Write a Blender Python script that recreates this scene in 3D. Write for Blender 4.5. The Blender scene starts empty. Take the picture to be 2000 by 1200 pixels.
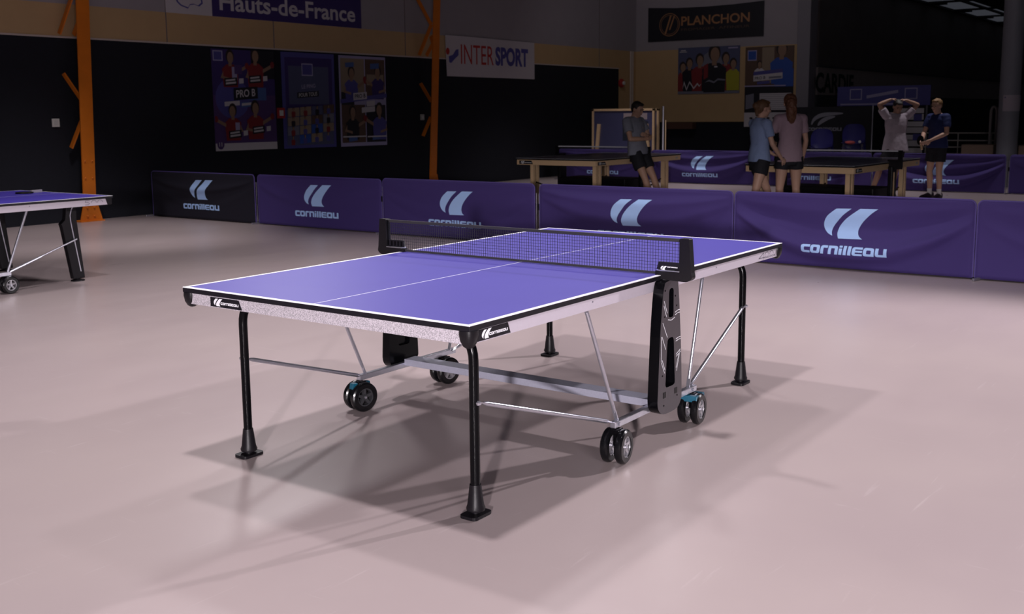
import bpy, bmesh, math, random
from mathutils import Vector, Matrix, noise
random.seed(7)
PI = math.pi
S = bpy.context.scene
COL = S.collection

# ------------------------------------------------------------------ camera
CAM = Vector((-4.134, -2.946, 1.462))
YAW, PITCH, ROLL = math.radians(35.954), math.radians(-8.609), -0.0095
FPX, CX, CY = 2086.33, 1000.0, 539.025
fw = Vector((math.cos(YAW)*math.cos(PITCH), math.sin(YAW)*math.cos(PITCH), math.sin(PITCH)))
rt0 = fw.cross(Vector((0, 0, 1))).normalized()
up0 = rt0.cross(fw)
rt = rt0*math.cos(ROLL) + up0*math.sin(ROLL)
up = -rt0*math.sin(ROLL) + up0*math.cos(ROLL)
cd = bpy.data.cameras.new('camera')
cam = bpy.data.objects.new('camera', cd)
COL.objects.link(cam)
cam.matrix_world = Matrix(((rt.x, up.x, -fw.x, CAM.x), (rt.y, up.y, -fw.y, CAM.y), (rt.z, up.z, -fw.z, CAM.z), (0, 0, 0, 1)))
cd.sensor_width = 36.0
cd.lens = FPX/2000*36.0
cd.shift_y = (CY-600)/2000
cd.clip_end = 200
cd.dof.use_dof = True
cd.dof.focus_distance = 4.6
cd.dof.aperture_fstop = 6.3
S.camera = cam

# ------------------------------------------------------------------ world, lamps, exposure
S.view_settings.view_transform = 'Standard'
S.view_settings.look = 'None'
S.view_settings.gamma = 1
S.view_settings.use_curve_mapping = False
S.view_settings.exposure = 0.0
W = bpy.data.worlds.new('hall_air'); S.world = W
W.use_nodes = True
W.node_tree.nodes['Background'].inputs[0].default_value = (0.85, 0.85, 1.0, 1)
W.node_tree.nodes['Background'].inputs[1].default_value = 0.022


def lamp(name, kind, loc, power, target=None, color=(1, 1, 1), **kw):
    d = bpy.data.lights.new(name, kind)
    d.energy = power
    d.color = color
    for k, v in kw.items():
        setattr(d, k, v)
    o = bpy.data.objects.new(name, d)
    COL.objects.link(o)
    o.location = loc
    if target is not None:
        o.rotation_euler = (Vector(target)-Vector(loc)).to_track_quat('-Z', 'Y').to_euler()
    return o


R_ = math.radians
NEUT = (1.0, 0.94, 0.97)
# ceiling projectors above the playing courts, and spots added to brighten dim areas
lamp('ceiling_and_fill_spot', 'SPOT', (-1.8, -0.3, 7.0), 1100, (-1.6, -0.3, 0), NEUT, spot_size=R_(95), spot_blend=0.8, shadow_soft_size=0.20)
lamp('ceiling_and_fill_spot', 'SPOT', (0.9, 3.6, 6.8), 820, (0.4, 1.8, 0), NEUT, spot_size=R_(96), spot_blend=0.8, shadow_soft_size=0.2)
lamp('ceiling_and_fill_spot', 'SPOT', (4.8, 7.0, 6.0), 620, (1.6, 4.8, 0), NEUT, spot_size=R_(84), spot_blend=0.7, shadow_soft_size=0.4)  # added spot, placed for the tabletop sheen and the left court floor
lamp('ceiling_and_fill_spot', 'SPOT', (4.6, 2.4, 6.2), 560, (2.8, 1.0, 0), NEUT, spot_size=R_(90), spot_blend=0.8, shadow_soft_size=0.25)
lamp('ceiling_and_fill_spot', 'SPOT', (3.4, 8.0, 6.2), 950, (3.7, 9.2, 0), NEUT, spot_size=R_(50), spot_blend=0.9, shadow_soft_size=0.25)  # added spot that brightens the floor near the left wall
for ly in (1.6, 5.2, 8.4):
    lamp('ceiling_and_fill_spot', 'SPOT', (14.9, ly, 6.6), 560, (14.9, ly, 0), NEUT, spot_size=R_(58), spot_blend=0.8, shadow_soft_size=0.25)  # added row of spots brightening the far floor beyond the wooden tables
lamp('back_wall_fill', 'SPOT', (14.0, 7.5, 6.7), 95, (20.8, 8.4, 0.8), NEUT, spot_size=R_(95), spot_blend=0.9, shadow_soft_size=0.25)  # added fill lamp to brighten the back wall
# lamp on a stand past the barriers, right of the picture
lamp('stand_projector', 'SPOT', (6.2, -3.6, 4.0), 1550, (0.0, 0.0, 0.3), (1.0, 0.93, 0.98), spot_size=R_(80), spot_blend=0.6, shadow_soft_size=0.10)
# soft fill lamp added right of the camera, lifting the shade under the table
lamp('fill_softbox', 'AREA', (-4.6, -5.4, 2.3), 120, (0.3, 0.0, 0.2), (1.0, 0.93, 0.98), size=1.8)
# added fill spot behind the camera, cut off at lamp height to darken upwards
lamp('low_fill_spot', 'SPOT', (-9.0, -5.2, 1.75), 4200, (-9.0+1, -5.2+0.62, 1.75-1.75), (1.0, 0.92, 0.96), spot_size=R_(113), spot_blend=0.2, shadow_soft_size=0.15)


# ------------------------------------------------------------------ photo pixel -> point on a real plane
def ray(u, v):
    return rt*((u-CX)/FPX) + up*(-(v-CY)/FPX) + fw


def on_x(u, v, X):
    d = ray(u, v)
    return CAM + d*((X-CAM.x)/d.x)


def on_y(u, v, Y):
    d = ray(u, v)
    return CAM + d*((Y-CAM.y)/d.y)


# ------------------------------------------------------------------ materials
MATS = {}


def mat(name, color, rough=0.5, metal=0.0, var=0.0, scale=20.0, bump=0.0, spec=0.5, stretch=(1, 1, 1), alpha_noise=None):
    if name in MATS:
        return MATS[name]
    m = bpy.data.materials.new(name)
    m.use_nodes = True
    nt = m.node_tree
    b = nt.nodes['Principled BSDF']
    b.inputs['Roughness'].default_value = rough
    b.inputs['Metallic'].default_value = metal
    b.inputs['Specular IOR Level'].default_value = spec
    b.inputs['Base Color'].default_value = (*color, 1)
    if var or bump:
        tc = nt.nodes.new('ShaderNodeTexCoord')
        mp = nt.nodes.new('ShaderNodeMapping')
        mp.inputs['Scale'].default_value = stretch
        nz = nt.nodes.new('ShaderNodeTexNoise')
        nz.inputs['Scale'].default_value = scale
        nz.inputs['Detail'].default_value = 4
        nt.links.new(tc.outputs['Object'], mp.inputs['Vector'])
        nt.links.new(mp.outputs[0], nz.inputs['Vector'])
        if var:
            mx = nt.nodes.new('ShaderNodeMix')
            mx.data_type = 'RGBA'
            mx.inputs[6].default_value = (*[max(0, c*(1-var)) for c in color], 1)
            mx.inputs[7].default_value = (*[min(1, c*(1+var)) for c in color], 1)
            nt.links.new(nz.outputs['Fac'], mx.inputs[0])
            nt.links.new(mx.outputs[2], b.inputs['Base Color'])
        if bump:
            bp = nt.nodes.new('ShaderNodeBump')
            bp.inputs['Strength'].default_value = bump
            bp.inputs['Distance'].default_value = 0.002
            nt.links.new(nz.outputs['Fac'], bp.inputs['Height'])
            nt.links.new(bp.outputs[0], b.inputs['Normal'])
    MATS[name] = m
    return m


def floor_material():
    m = bpy.data.materials.new('sports_floor')
    m.use_nodes = True
    nt = m.node_tree
    N, L = nt.nodes, nt.links
    b = N['Principled BSDF']
    tc = N.new('ShaderNodeTexCoord')

    def noise_tex(scale, detail, stretch=(1, 1, 1), rot=0.0, dist=0.0):
        mp = N.new('ShaderNodeMapping')
        mp.inputs['Scale'].default_value = stretch
        mp.inputs['Rotation'].default_value = (0, 0, rot)
        L.new(tc.outputs['Object'], mp.inputs['Vector'])
        n = N.new('ShaderNodeTexNoise')
        n.inputs['Scale'].default_value = scale
        n.inputs['Detail'].default_value = detail
        n.inputs['Distortion'].default_value = dist
        L.new(mp.outputs[0], n.inputs['Vector'])
        return n.outputs['Fac']

    def ramp(fac, a, b_, ca=(0, 0, 0, 1), cb=(1, 1, 1, 1)):
        r = N.new('ShaderNodeValToRGB')
        r.color_ramp.elements[0].position = a
        r.color_ramp.elements[1].position = b_
        r.color_ramp.elements[0].color = ca
        r.color_ramp.elements[1].color = cb
        L.new(fac, r.inputs[0])
        return r.outputs[0]
    big = ramp(noise_tex(0.55, 4), 0.3, 0.7, (0.385, 0.312, 0.318, 1), (0.435, 0.358, 0.352, 1))
    # worn scuffs, long and thin
    sc1 = ramp(noise_tex(2.2, 6, (1, 14, 1), 0.5, 0.6), 0.66, 0.78)
    sc2 = ramp(noise_tex(2.6, 6, (13, 1, 1), -0.35, 0.5), 0.68, 0.80)
    add = N.new('ShaderNodeMath'); add.operation = 'MAXIMUM'
    L.new(sc1, add.inputs[0]); L.new(sc2, add.inputs[1])
    mul = N.new('ShaderNodeMath'); mul.operation = 'MULTIPLY'; mul.inputs[1].default_value = 0.34
    L.new(add.outputs[0], mul.inputs[0])
    mx = N.new('ShaderNodeMix'); mx.data_type = 'RGBA'
    mx.inputs[7].default_value = (0.60, 0.53, 0.53, 1)
    L.new(mul.outputs[0], mx.inputs[0]); L.new(big, mx.inputs[6])
    dots = ramp(noise_tex(38, 2), 0.80, 0.83)
    md = N.new('ShaderNodeMix'); md.data_type = 'RGBA'
    md.inputs[7].default_value = (0.10, 0.08, 0.08, 1)
    mm = N.new('ShaderNodeMath'); mm.operation = 'MULTIPLY'; mm.inputs[1].default_value = 0.5
    L.new(dots, mm.inputs[0]); L.new(mm.outputs[0], md.inputs[0]); L.new(mx.outputs[2], md.inputs[6])
    L.new(md.outputs[2], b.inputs['Base Color'])
    rr = N.new('ShaderNodeMapRange')
    rr.inputs['To Min'].default_value = 0.24; rr.inputs['To Max'].default_value = 0.36
    L.new(noise_tex(1.3, 5, (1, 3, 1), 0.4), rr.inputs[0])
    L.new(rr.outputs[0], b.inputs['Roughness'])
    b.inputs['Specular IOR Level'].default_value = 0.36
    bp = N.new('ShaderNodeBump'); bp.inputs['Strength'].default_value = 0.05; bp.inputs['Distance'].default_value = 0.01
    L.new(noise_tex(9, 3), bp.inputs['Height']); L.new(bp.outputs[0], b.inputs['Normal'])
    return m


def apron_material():
    m = bpy.data.materials.new('speckled_silver_paint')
    m.use_nodes = True
    nt = m.node_tree; N, L = nt.nodes, nt.links
    b = N['Principled BSDF']
    tc = N.new('ShaderNodeTexCoord'); nz = N.new('ShaderNodeTexNoise')
    nz.inputs['Scale'].default_value = 270; nz.inputs['Detail'].default_value = 2
    L.new(tc.outputs['Object'], nz.inputs['Vector'])
    r = N.new('ShaderNodeValToRGB')
    r.color_ramp.elements[0].position = 0.38; r.color_ramp.elements[0].color = (0.30, 0.28, 0.31, 1)
    r.color_ramp.elements[1].position = 0.60; r.color_ramp.elements[1].color = (0.64, 0.59, 0.65, 1)
    L.new(nz.outputs['Fac'], r.inputs[0]); L.new(r.outputs[0], b.inputs['Base Color'])
    b.inputs['Metallic'].default_value = 0.15; b.inputs['Roughness'].default_value = 0.42
    return m


M = dict(
    blue_top=mat('matt_blue_tabletop', (0.084, 0.070, 0.37), 0.42, var=0.05, scale=3, spec=0.33),
    blue_top2=mat('blue_tabletop_far', (0.085, 0.06, 0.55), 0.4, var=0.05, scale=3),
    dark_top=mat('dark_blue_grey_tabletop', (0.085, 0.085, 0.18), 0.30, var=0.05, scale=3),
    line=mat('white_line_paint', (0.85, 0.85, 0.90), 0.5, var=0.02),
    edge=mat('black_table_edge', (0.007, 0.006, 0.010), 0.45, spec=0.3, var=0.1),
    apron=apron_material(),
    apron2=mat('light_silver_apron', (0.54, 0.49, 0.56), 0.4, 0.1, var=0.04, scale=60),
    blackp=mat('black_plastic', (0.007, 0.006, 0.008), 0.42, spec=0.25, var=0.2, scale=60, bump=0.2),
    blackm=mat('gloss_black_tube', (0.0022, 0.0022, 0.003), 0.20, var=0.1, spec=0.13),
    plate=mat('dark_grey_plate', (0.045, 0.038, 0.045), 0.38, var=0.12, scale=30, bump=0.15),
    rubber=mat('black_tyre_rubber', (0.004, 0.004, 0.005), 0.25, var=0.1, spec=0.35),
    hub=mat('grey_wheel_hub', (0.40, 0.39, 0.42), 0.30, 0.7, var=0.1),
    darkhub=mat('black_wheel_hub', (0.03, 0.03, 0.034), 0.35, var=0.1),
    zinc=mat('zinc_plated_steel', (0.56, 0.56, 0.63), 0.28, 0.85, var=0.12, scale=25),
    beam=mat('galvanised_beam', (0.34, 0.34, 0.42), 0.55, 0.2, var=0.12, scale=90),
    net=mat('black_net_cord', (0.010, 0.010, 0.014), 0.8, var=0.1),
    tape=mat('black_net_tape', (0.02, 0.018, 0.022), 0.7, var=0.15, scale=200),
    white=mat('white_print', (0.80, 0.80, 0.85), 0.5, var=0.02),
    ink=mat('dark_print', (0.015, 0.015, 0.03), 0.5, var=0.02),
    teal=mat('teal_brake_cover', (0.006, 0.085, 0.14), 0.4, var=0.1),
    cloth=mat('navy_barrier_cloth', (0.044, 0.025, 0.148), 0.85, var=0.22, scale=260, bump=0.35),
    cloth_l=mat('navy_piping', (0.085, 0.06, 0.24), 0.8, var=0.1),
    lightblue=mat('light_blue_print', (0.40, 0.60, 0.98), 0.6, var=0.03),
    steel=mat('grey_steel_tube', (0.32, 0.31, 0.36), 0.35, 0.7, var=0.1),
    orange=mat('orange_steel_paint', (0.72, 0.19, 0.012), 0.45, var=0.12, scale=6),
    wood=mat('light_beech', (0.84, 0.58, 0.34), 0.45, var=0.15, scale=14, stretch=(1, 8, 8)),
    wood_d=mat('reddish_beech', (0.36, 0.20, 0.12), 0.5, var=0.15, scale=14, stretch=(8, 8, 1)),
    white_tape=mat('white_net_tape', (0.75, 0.75, 0.80), 0.6, var=0.03),
)


# ------------------------------------------------------------------ mesh builder
class MB:
    def __init__(self):
        self.bm = bmesh.new()
        self.mi = 0

    def _face(self, vs):
        try:
            f = self.bm.faces.new(vs)
            f.material_index = self.mi
            return f
        except ValueError:
            return None

    def mesh(self, verts, faces, xf=None):
        vs = [self.bm.verts.new(xf(Vector(v)) if xf else v) for v in verts]
        for f in faces:
            self._face([vs[i] for i in f])
        return self

    def box(self, x0, x1, y0, y1, z0, z1, xf=None):
        v = [(x0, y0, z0), (x1, y0, z0), (x1, y1, z0), (x0, y1, z0), (x0, y0, z1), (x1, y0, z1), (x1, y1, z1), (x0, y1, z1)]
        f = [(3, 2, 1, 0), (4, 5, 6, 7), (0, 1, 5, 4), (1, 2, 6, 5), (2, 3, 7, 6), (3, 0, 4, 7)]
        return self.mesh(v, f, xf)

    def bar(self, a, b, w, h, upv=(0, 0, 1), w2=None, h2=None):
        a, b = Vector(a), Vector(b)
        d = (b-a).normalized()
        s = d.cross(Vector(upv))
        if s.length < 1e-4:
            s = d.cross(Vector((0, 1, 0)))
        s.normalize(); t = s.cross(d)
        w2 = w if w2 is None else w2; h2 = h if h2 is None else h2
        v = []
        for p, ww, hh in ((a, w, h), (b, w2, h2)):
            for i, j in ((-1, -1), (1, -1), (1, 1), (-1, 1)):
                v.append(p + s*(i*ww/2) + t*(j*hh/2))
        return self.mesh(v, [(0, 1, 2, 3), (7, 6, 5, 4), (0, 4, 5, 1), (1, 5, 6, 2), (2, 6, 7, 3), (3, 7, 4, 0)])

    def tube(self, pts, r, seg=14, cap=True):
        pts = [Vector(p) for p in pts]
        rs = r if isinstance(r, (list, tuple)) else [r]*len(pts)
        rings = []
        ref = None
        for i, p in enumerate(pts):
            d = (pts[min(i+1, len(pts)-1)]-pts[max(i-1, 0)]).normalized()
            if ref is None:
                ref = d.orthogonal().normalized()
            ref = (ref - d*ref.dot(d)).normalized()
            s = d.cross(ref)
            rings.append([self.bm.verts.new(p + (ref*math.cos(2*PI*k/seg) + s*math.sin(2*PI*k/seg))*rs[i]) for k in range(seg)])
        for a, b in zip(rings, rings[1:]):
            for k in range(seg):
                self._face((a[k], a[(k+1) % seg], b[(k+1) % seg], b[k]))
        if cap:
            self._face(rings[0][::-1]); self._face(rings[-1])
        return self

    def lathe(self, prof, origin=(0, 0, 0), axis=(0, 0, 1), seg=28):
        o = Vector(origin); ax = Vector(axis).normalized(); e = ax.orthogonal().normalized(); f = ax.cross(e)
        rings = []
        for r, z in prof:
            if r < 1e-6:
                rings.append([self.bm.verts.new(o+ax*z)])
            else:
                rings.append([self.bm.verts.new(o+ax*z+(e*math.cos(2*PI*k/seg)+f*math.sin(2*PI*k/seg))*r) for k in range(seg)])
        for a, b in zip(rings, rings[1:]):
            for k in range(seg):
                k2 = (k+1) % seg
                q = [a[k % len(a)], a[k2 % len(a)], b[k2 % len(b)], b[k % len(b)]]
                u = []
                for x in q:
                    if x not in u:
                        u.append(x)
                if len(u) > 2:
                    self._face(u)
        return self

    def ell(self, c, r, rot=None, seg=16):
        c = Vector(c)
        vs, fs = [], []
        n = seg//2
        for i in range(n+1):
            th = PI*i/n
            for k in range(seg):
                ph = 2*PI*k/seg
                p = Vector((r[0]*math.sin(th)*math.cos(ph), r[1]*math.sin(th)*math.sin(ph), r[2]*math.cos(th)))
                if rot is not None:
                    p = rot @ p
                vs.append(c+p)
        for i in range(n):
            for k in range(seg):
                fs.append((i*seg+k, (i+1)*seg+k, (i+1)*seg+(k+1) % seg, i*seg+(k+1) % seg))
        return self.mesh(vs, fs)

    def shape(self, loops, thick, xf):
        v, f = shape2d(loops, thick)
        return self.mesh(v, f, xf)

    def build(self, name, m=None, parent=None, loc=None, rotz=0.0, bevel=0.0, smooth=False, weld=True, mats=None, seg=2):
        if weld:
            bmesh.ops.remove_doubles(self.bm, verts=self.bm.verts, dist=1e-5)
        bmesh.ops.recalc_face_normals(self.bm, faces=self.bm.faces)
        me = bpy.data.meshes.new(name)
        self.bm.to_mesh(me); self.bm.free()
        for mm in (mats or [m]):
            me.materials.append(mm)
        o = bpy.data.objects.new(name, me)
        COL.objects.link(o)
        if parent is not None:
            o.parent = parent
        if loc is not None:
            o.location = loc
            o.rotation_euler.z = rotz
        if smooth:
            for p in me.polygons:
                p.use_smooth = True
            try:
                me.set_sharp_from_angle(angle=R_(38))
            except Exception:
                pass
        if bevel:
            md = o.modifiers.new('bevel', 'BEVEL')
            md.width = bevel; md.segments = seg; md.limit_method = 'ANGLE'; md.angle_limit = R_(40)
        return o


_cache = {}


def curve_to_mesh(cu):
    ob = bpy.data.objects.new('tmp', cu)
    me = bpy.data.meshes.new_from_object(ob)
    v = [tuple(x.co) for x in me.vertices]
    f = [tuple(p.vertices) for p in me.polygons]
    bpy.data.objects.remove(ob); bpy.data.curves.remove(cu); bpy.data.meshes.remove(me)
    return v, f


def shape2d(loops, thick=0.0):
    cu = bpy.data.curves.new('tmp', 'CURVE')
    cu.dimensions = '2D'; cu.fill_mode = 'BOTH'; cu.extrude = thick/2
    for lp in loops:
        sp = cu.splines.new('POLY')
        sp.points.add(len(lp)-1)
        for i, p in enumerate(lp):
            sp.points[i].co = (p[0], p[1], 0, 1)
        sp.use_cyclic_u = True
    return curve_to_mesh(cu)


def text2d(s, bold=0.0, thick=0.0, spacing=1.0):
    key = (s, bold, thick, spacing)
    if key in _cache:
        return _cache[key]
    cu = bpy.data.curves.new('tmp', 'FONT')
    cu.body = s; cu.offset = bold; cu.extrude = thick/2; cu.size = 1.0; cu.resolution_u = 3
    cu.space_character = spacing
    v, f = curve_to_mesh(cu)
    x0 = min(p[0] for p in v); x1 = max(p[0] for p in v)
    cu = bpy.data.curves.new('tmp', 'FONT')
    cu.body = 'H'; cu.offset = bold; cu.size = 1.0
    hv, _ = curve_to_mesh(cu)
    h = max(p[1] for p in hv); b = min(p[1] for p in hv)
    v = [((p[0]-x0)/(x1-x0), (p[1]-b)/(h-b), p[2]) for p in v]
    _cache[key] = (v, f)
    return _cache[key]


def catmull(pts, n=6):
    out = []
    P = [pts[0]]+list(pts)+[pts[-1]]
    for i in range(1, len(P)-2):
        for k in range(n):
            t = k/n
            q = []
            for a in (0, 1):
                p0, p1, p2, p3 = P[i-1][a], P[i][a], P[i+1][a], P[i+2][a]
                q.append(0.5*((2*p1)+(-p0+p2)*t+(2*p0-5*p1+4*p2-p3)*t*t+(-p0+3*p1-3*p2+p3)*t**3))
            out.append(tuple(q))
    out.append(tuple(pts[-1]))
    return out


def rounded(spec, n=5):
    out = []
    m = len(spec)
    for i, s in enumerate(spec):
        x, y = s[0], s[1]; r = s[2] if len(s) > 2 else 0
        if r <= 0:
            out.append((x, y)); continue
        a = Vector(spec[i-1][:2]); c = Vector(spec[(i+1) % m][:2]); p = Vector((x, y))
        r = min(r, (a-p).length*0.49, (c-p).length*0.49)
        p1 = p+(a-p).normalized()*r; p2 = p+(c-p).normalized()*r
        for k in range(n+1):
            t = k/n
            q = p1*(1-t)**2+p*2*t*(1-t)+p2*t*t
            out.append((q.x, q.y))
    return out


# logo: two swooshes and the word, measured in metres; origin = left end of the word's baseline
def _lg(pts):
    return [((x-215)/1844, (790+0.0746*(x-215)-y)/1740) for x, y in pts]


SW = [
    _lg([(780, 112), (1035, 125)] + catmull([(1035, 125), (900, 220), (800, 320), (735, 400), (705, 480), (720, 552)])[1:] +
        catmull([(720, 552), (640, 510), (580, 440), (560, 370), (580, 290), (640, 210), (780, 112)])[1:-1]),
    _lg([(1180, 132), (1482, 150)] + catmull([(1482, 150), (1380, 215), (1260, 320), (1190, 410), (1160, 490), (1180, 570), (1240, 622)])[1:] +
        [(830, 598)] + catmull([(830, 598), (805, 520), (825, 430), (880, 350), (980, 260), (1180, 132)])[1:-1]),
]


def _word():
    L = []
    L.append(rounded([(375, 150), (215, 150, 45), (215, 0, 45), (375, 0), (375, 42), (270, 42, 15), (270, 108, 15), (375, 108)]))
    L.append(rounded([(385, 0, 45), (555, 0, 45), (555, 150, 45), (385, 150, 45)]))
    L.append(rounded([(438, 42, 15), (438, 108, 15), (502, 108, 15), (502, 42, 15)]))
    L.append(rounded([(570, 0), (622, 0), (622, 108), (690, 108), (690, 150), (570, 150, 45)]))
    L.append(rounded([(705, 0), (757, 0), (757, 108), (820, 108, 12), (820, 0), (872, 0), (872, 150, 45), (705, 150)]))
    L.append([(890, 0), (943, 0), (943, 112), (890, 112)])
    L.append([(890, 126), (943, 126), (943, 160), (890, 160)])
    L.append([(965, 0), (1018, 0), (1018, 160), (965, 160)])
    L.append([(1042, 0), (1096, 0), (1096, 160), (1042, 160)])
    L.append(rounded([(1288, 150), (1115, 150, 45), (1115, 0, 45), (1288, 0), (1288, 36), (1168, 36, 8), (1168, 60), (1288, 60), (1288, 92), (1168, 92), (1168, 114, 8), (1288, 114)]))
    L.append(rounded([(1302, 0, 45), (1482, 0), (1482, 150, 45), (1302, 150, 45)]))
    L.append(rounded([(1356, 42, 15), (1356, 108, 15), (1430, 108, 15), (1430, 42, 15)]))
    L.append(rounded([(1500, 150), (1500, 0, 45), (1688, 0), (1688, 150), (1634, 150), (1634, 42), (1554, 42, 12), (1554, 150)]))
    return [[((x-215)/1844, y/1844*0.93) for x, y in lp] for lp in L]


WORD = _word()


def logo_mesh(word_pos=(0, 0), word_scale=1.0, icon_pos=(0, 0), icon_scale=1.0):
    if 'w' not in _cache:
        _cache['w'] = shape2d(WORD); _cache['s'] = shape2d(SW)
    v1, f1 = _cache['w']; v2, f2 = _cache['s']
    v = [(p[0]*word_scale+word_pos[0], p[1]*word_scale+word_pos[1], 0) for p in v1]
    f = list(f1)
    n = len(v)
    v += [(p[0]*icon_scale+icon_pos[0], p[1]*icon_scale+icon_pos[1], 0) for p in v2]
    f += [tuple(i+n for i in q) for q in f2]
    return v, f


# ------------------------------------------------------------------ object helpers
def thing(name, label, cat, loc=(0, 0, 0), rotz=0.0, group=None):
    o = bpy.data.objects.new(name, None)
    COL.objects.link(o)
    o.empty_display_size = 0.1
    o.location = loc; o.rotation_euler = (0, 0, rotz)
    o['label'] = label; o['category'] = cat
    if group:
        o['group'] = group
    return o


def tag(o, label, cat, group=None):
    o['label'] = label; o['category'] = cat
    if group:
        o['group'] = group
    return o


def struct(o):
    o['kind'] = 'structure'
    return o


def copy_tree(o, parent=None):
    c = o.copy(); COL.objects.link(c); c.parent = parent
    for ch in o.children:
        copy_tree(ch, c)
    return c


def plane_xf(origin, U, V, N=None):
    origin, U, V = Vector(origin), Vector(U), Vector(V)
    N = Vector(N) if N is not None else U.cross(V).normalized()
    return lambda p: origin + U*p.x + V*p.y + N*p.z


# ================================================================== the hall
YW = 11.08      # left wall plane
XB = 20.80      # back wall plane
YC = 6.30       # wall that runs on past the pilaster
fl = MB().box(-16, 48, -16, 11.4, -0.06, 0).build('floor', floor_material())
struct(fl)
m_dark = mat('black_wall_covering', (0.006, 0.007, 0.014), 0.9, var=0.25, scale=30, bump=0.3)
m_beige = mat('beige_wall_panel', (0.55, 0.37, 0.19), 0.7, var=0.05, scale=4)
m_grey = mat('grey_upper_panel', (0.36, 0.33, 0.36), 0.7, var=0.05, scale=4)
m_trim = mat('pale_trim', (0.60, 0.52, 0.48), 0.6, var=0.05)
m_far = mat('dark_annex_wall', (0.10, 0.085, 0.085), 0.8, var=0.25, scale=2)
m_black = mat('black_backdrop', (0.010, 0.010, 0.014), 0.85, var=0.2)
w = MB()
w.box(-16, 19.92, YW, YW+0.3, 0, 2.575)
w.mi = 1
w.box(-16, 19.92, YW-0.004, YW+0.3, 2.60, 3.045)
w.box(19.92, XB, YW, YW+0.3, 0, 3.045)
w.mi = 2
w.box(-16, XB, YW-0.004, YW+0.3, 3.045, 7.2)
struct(w.build('wall_left', mats=[m_dark, m_beige, m_grey], weld=False))
struct(MB().box(-16, 19.92, YW-0.012, YW+0.3, 2.575, 2.60).build('trim_1', m_trim))
tj = MB()
for u_, v_ in ((532, 20), (322, 10), (790, 40), (1170, 60)):
    xj = on_y(u_, v_, YW).x
    tj.box(xj-0.008, xj+0.008, YW-0.010, YW, 2.60, 7.2)
struct(tj.build('trim_2', mat('panel_joint', (0.20, 0.17, 0.17), 0.7), weld=False))
struct(MB().box(XB-0.34, XB-0.30, YW-0.06, YW-0.02, 0, 3.04).box(XB-0.22, XB-0.20, YW-0.05, YW-0.02, 0, 3.04).build('trim_3', m_trim, weld=False))
w = MB()
w.box(XB, XB+0.3, 6.42, YW+0.3, 1.225, 3.045)
w.mi = 1
w.box(XB, XB+0.3, 6.42, YW+0.3, 3.045, 7.2)
w.mi = 2
w.box(XB+0.02, XB+0.3, 6.42, YW+0.3, 0, 1.225)
struct(w.build('wall_back', mats=[m_beige, m_grey, m_dark], weld=False))
# pilaster at the end of the back wall
pil = MB().box(XB-0.16, XB+0.34, 6.35, 6.66, 0, 7.2).build('trim_4', mat('grey_pilaster', (0.24, 0.225, 0.26), 0.6, var=0.05), bevel=0.01)
struct(pil)
w = MB()
w.box(XB+0.3, 48, YC, YC+0.2, 2.54, 4.6)
w.mi = 1
w.box(XB+0.3, 48, YC, YC+0.2, 1.85, 2.50)
w.mi = 2
w.box(XB+0.3, 48, YC, YC+0.2, 0, 1.85)
w.box(XB+0.3, 48, YC-0.03, YC+0.2, 2.50, 2.54)
struct(w.build('wall_annex', mats=[m_far, mat('annex_banner_cloth', (0.34, 0.29, 0.29), 0.8, var=0.1, scale=3), mat('annex_dark_panel', (0.045, 0.05, 0.06), 0.6, var=0.2, scale=4)], weld=False))
struct(MB().box(47.8, 48, -16, YC, 0, 4.6).build('wall_far', m_black))
struct(MB().box(-16, XB+0.3, -16, YW+0.3, 7.2, 7.4).build('ceiling', mat('dark_ceiling', (0.05, 0.05, 0.055), 0.9, var=0.1)))
# annex roof, with a strip of dirty translucent sheets between the dark purlins
rf = MB()
rf.box(XB+0.3, 48, -16, 4.9, 4.6, 4.8); rf.box(XB+0.3, 48, 6.15, YC+0.2, 4.6, 4.8)
struct(rf.build('ceiling_annex', m_black, weld=False))
sheet_m = mat('dim_roof_light', (0.30, 0.31, 0.36), 0.5, var=0.3, scale=1.2, stretch=(1, 4, 1))
sheet_m.node_tree.nodes['Principled BSDF'].inputs['Emission Color'].default_value = (0.62, 0.66, 0.8, 1)
sheet_m.node_tree.nodes['Principled BSDF'].inputs['Emission Strength'].default_value = 0.05
struct(MB().box(XB+0.3, 48, 4.9, 6.15, 4.66, 4.70).build('window_1', sheet_m))
pl_ = MB()
for k in range(8):
    x = 23.4+k*3.1
    pl_.box(x, x+0.12, 4.85, 6.2, 4.60, 4.655)
    pl_.box(x+0.1, x+0.7, 5.75, 6.2, 4.60, 4.655)
pl_.box(XB+0.3, 48, 5.14, 5.24, 4.60, 4.655)
struct(pl_.build('trim_5', m_black, weld=False))

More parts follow.
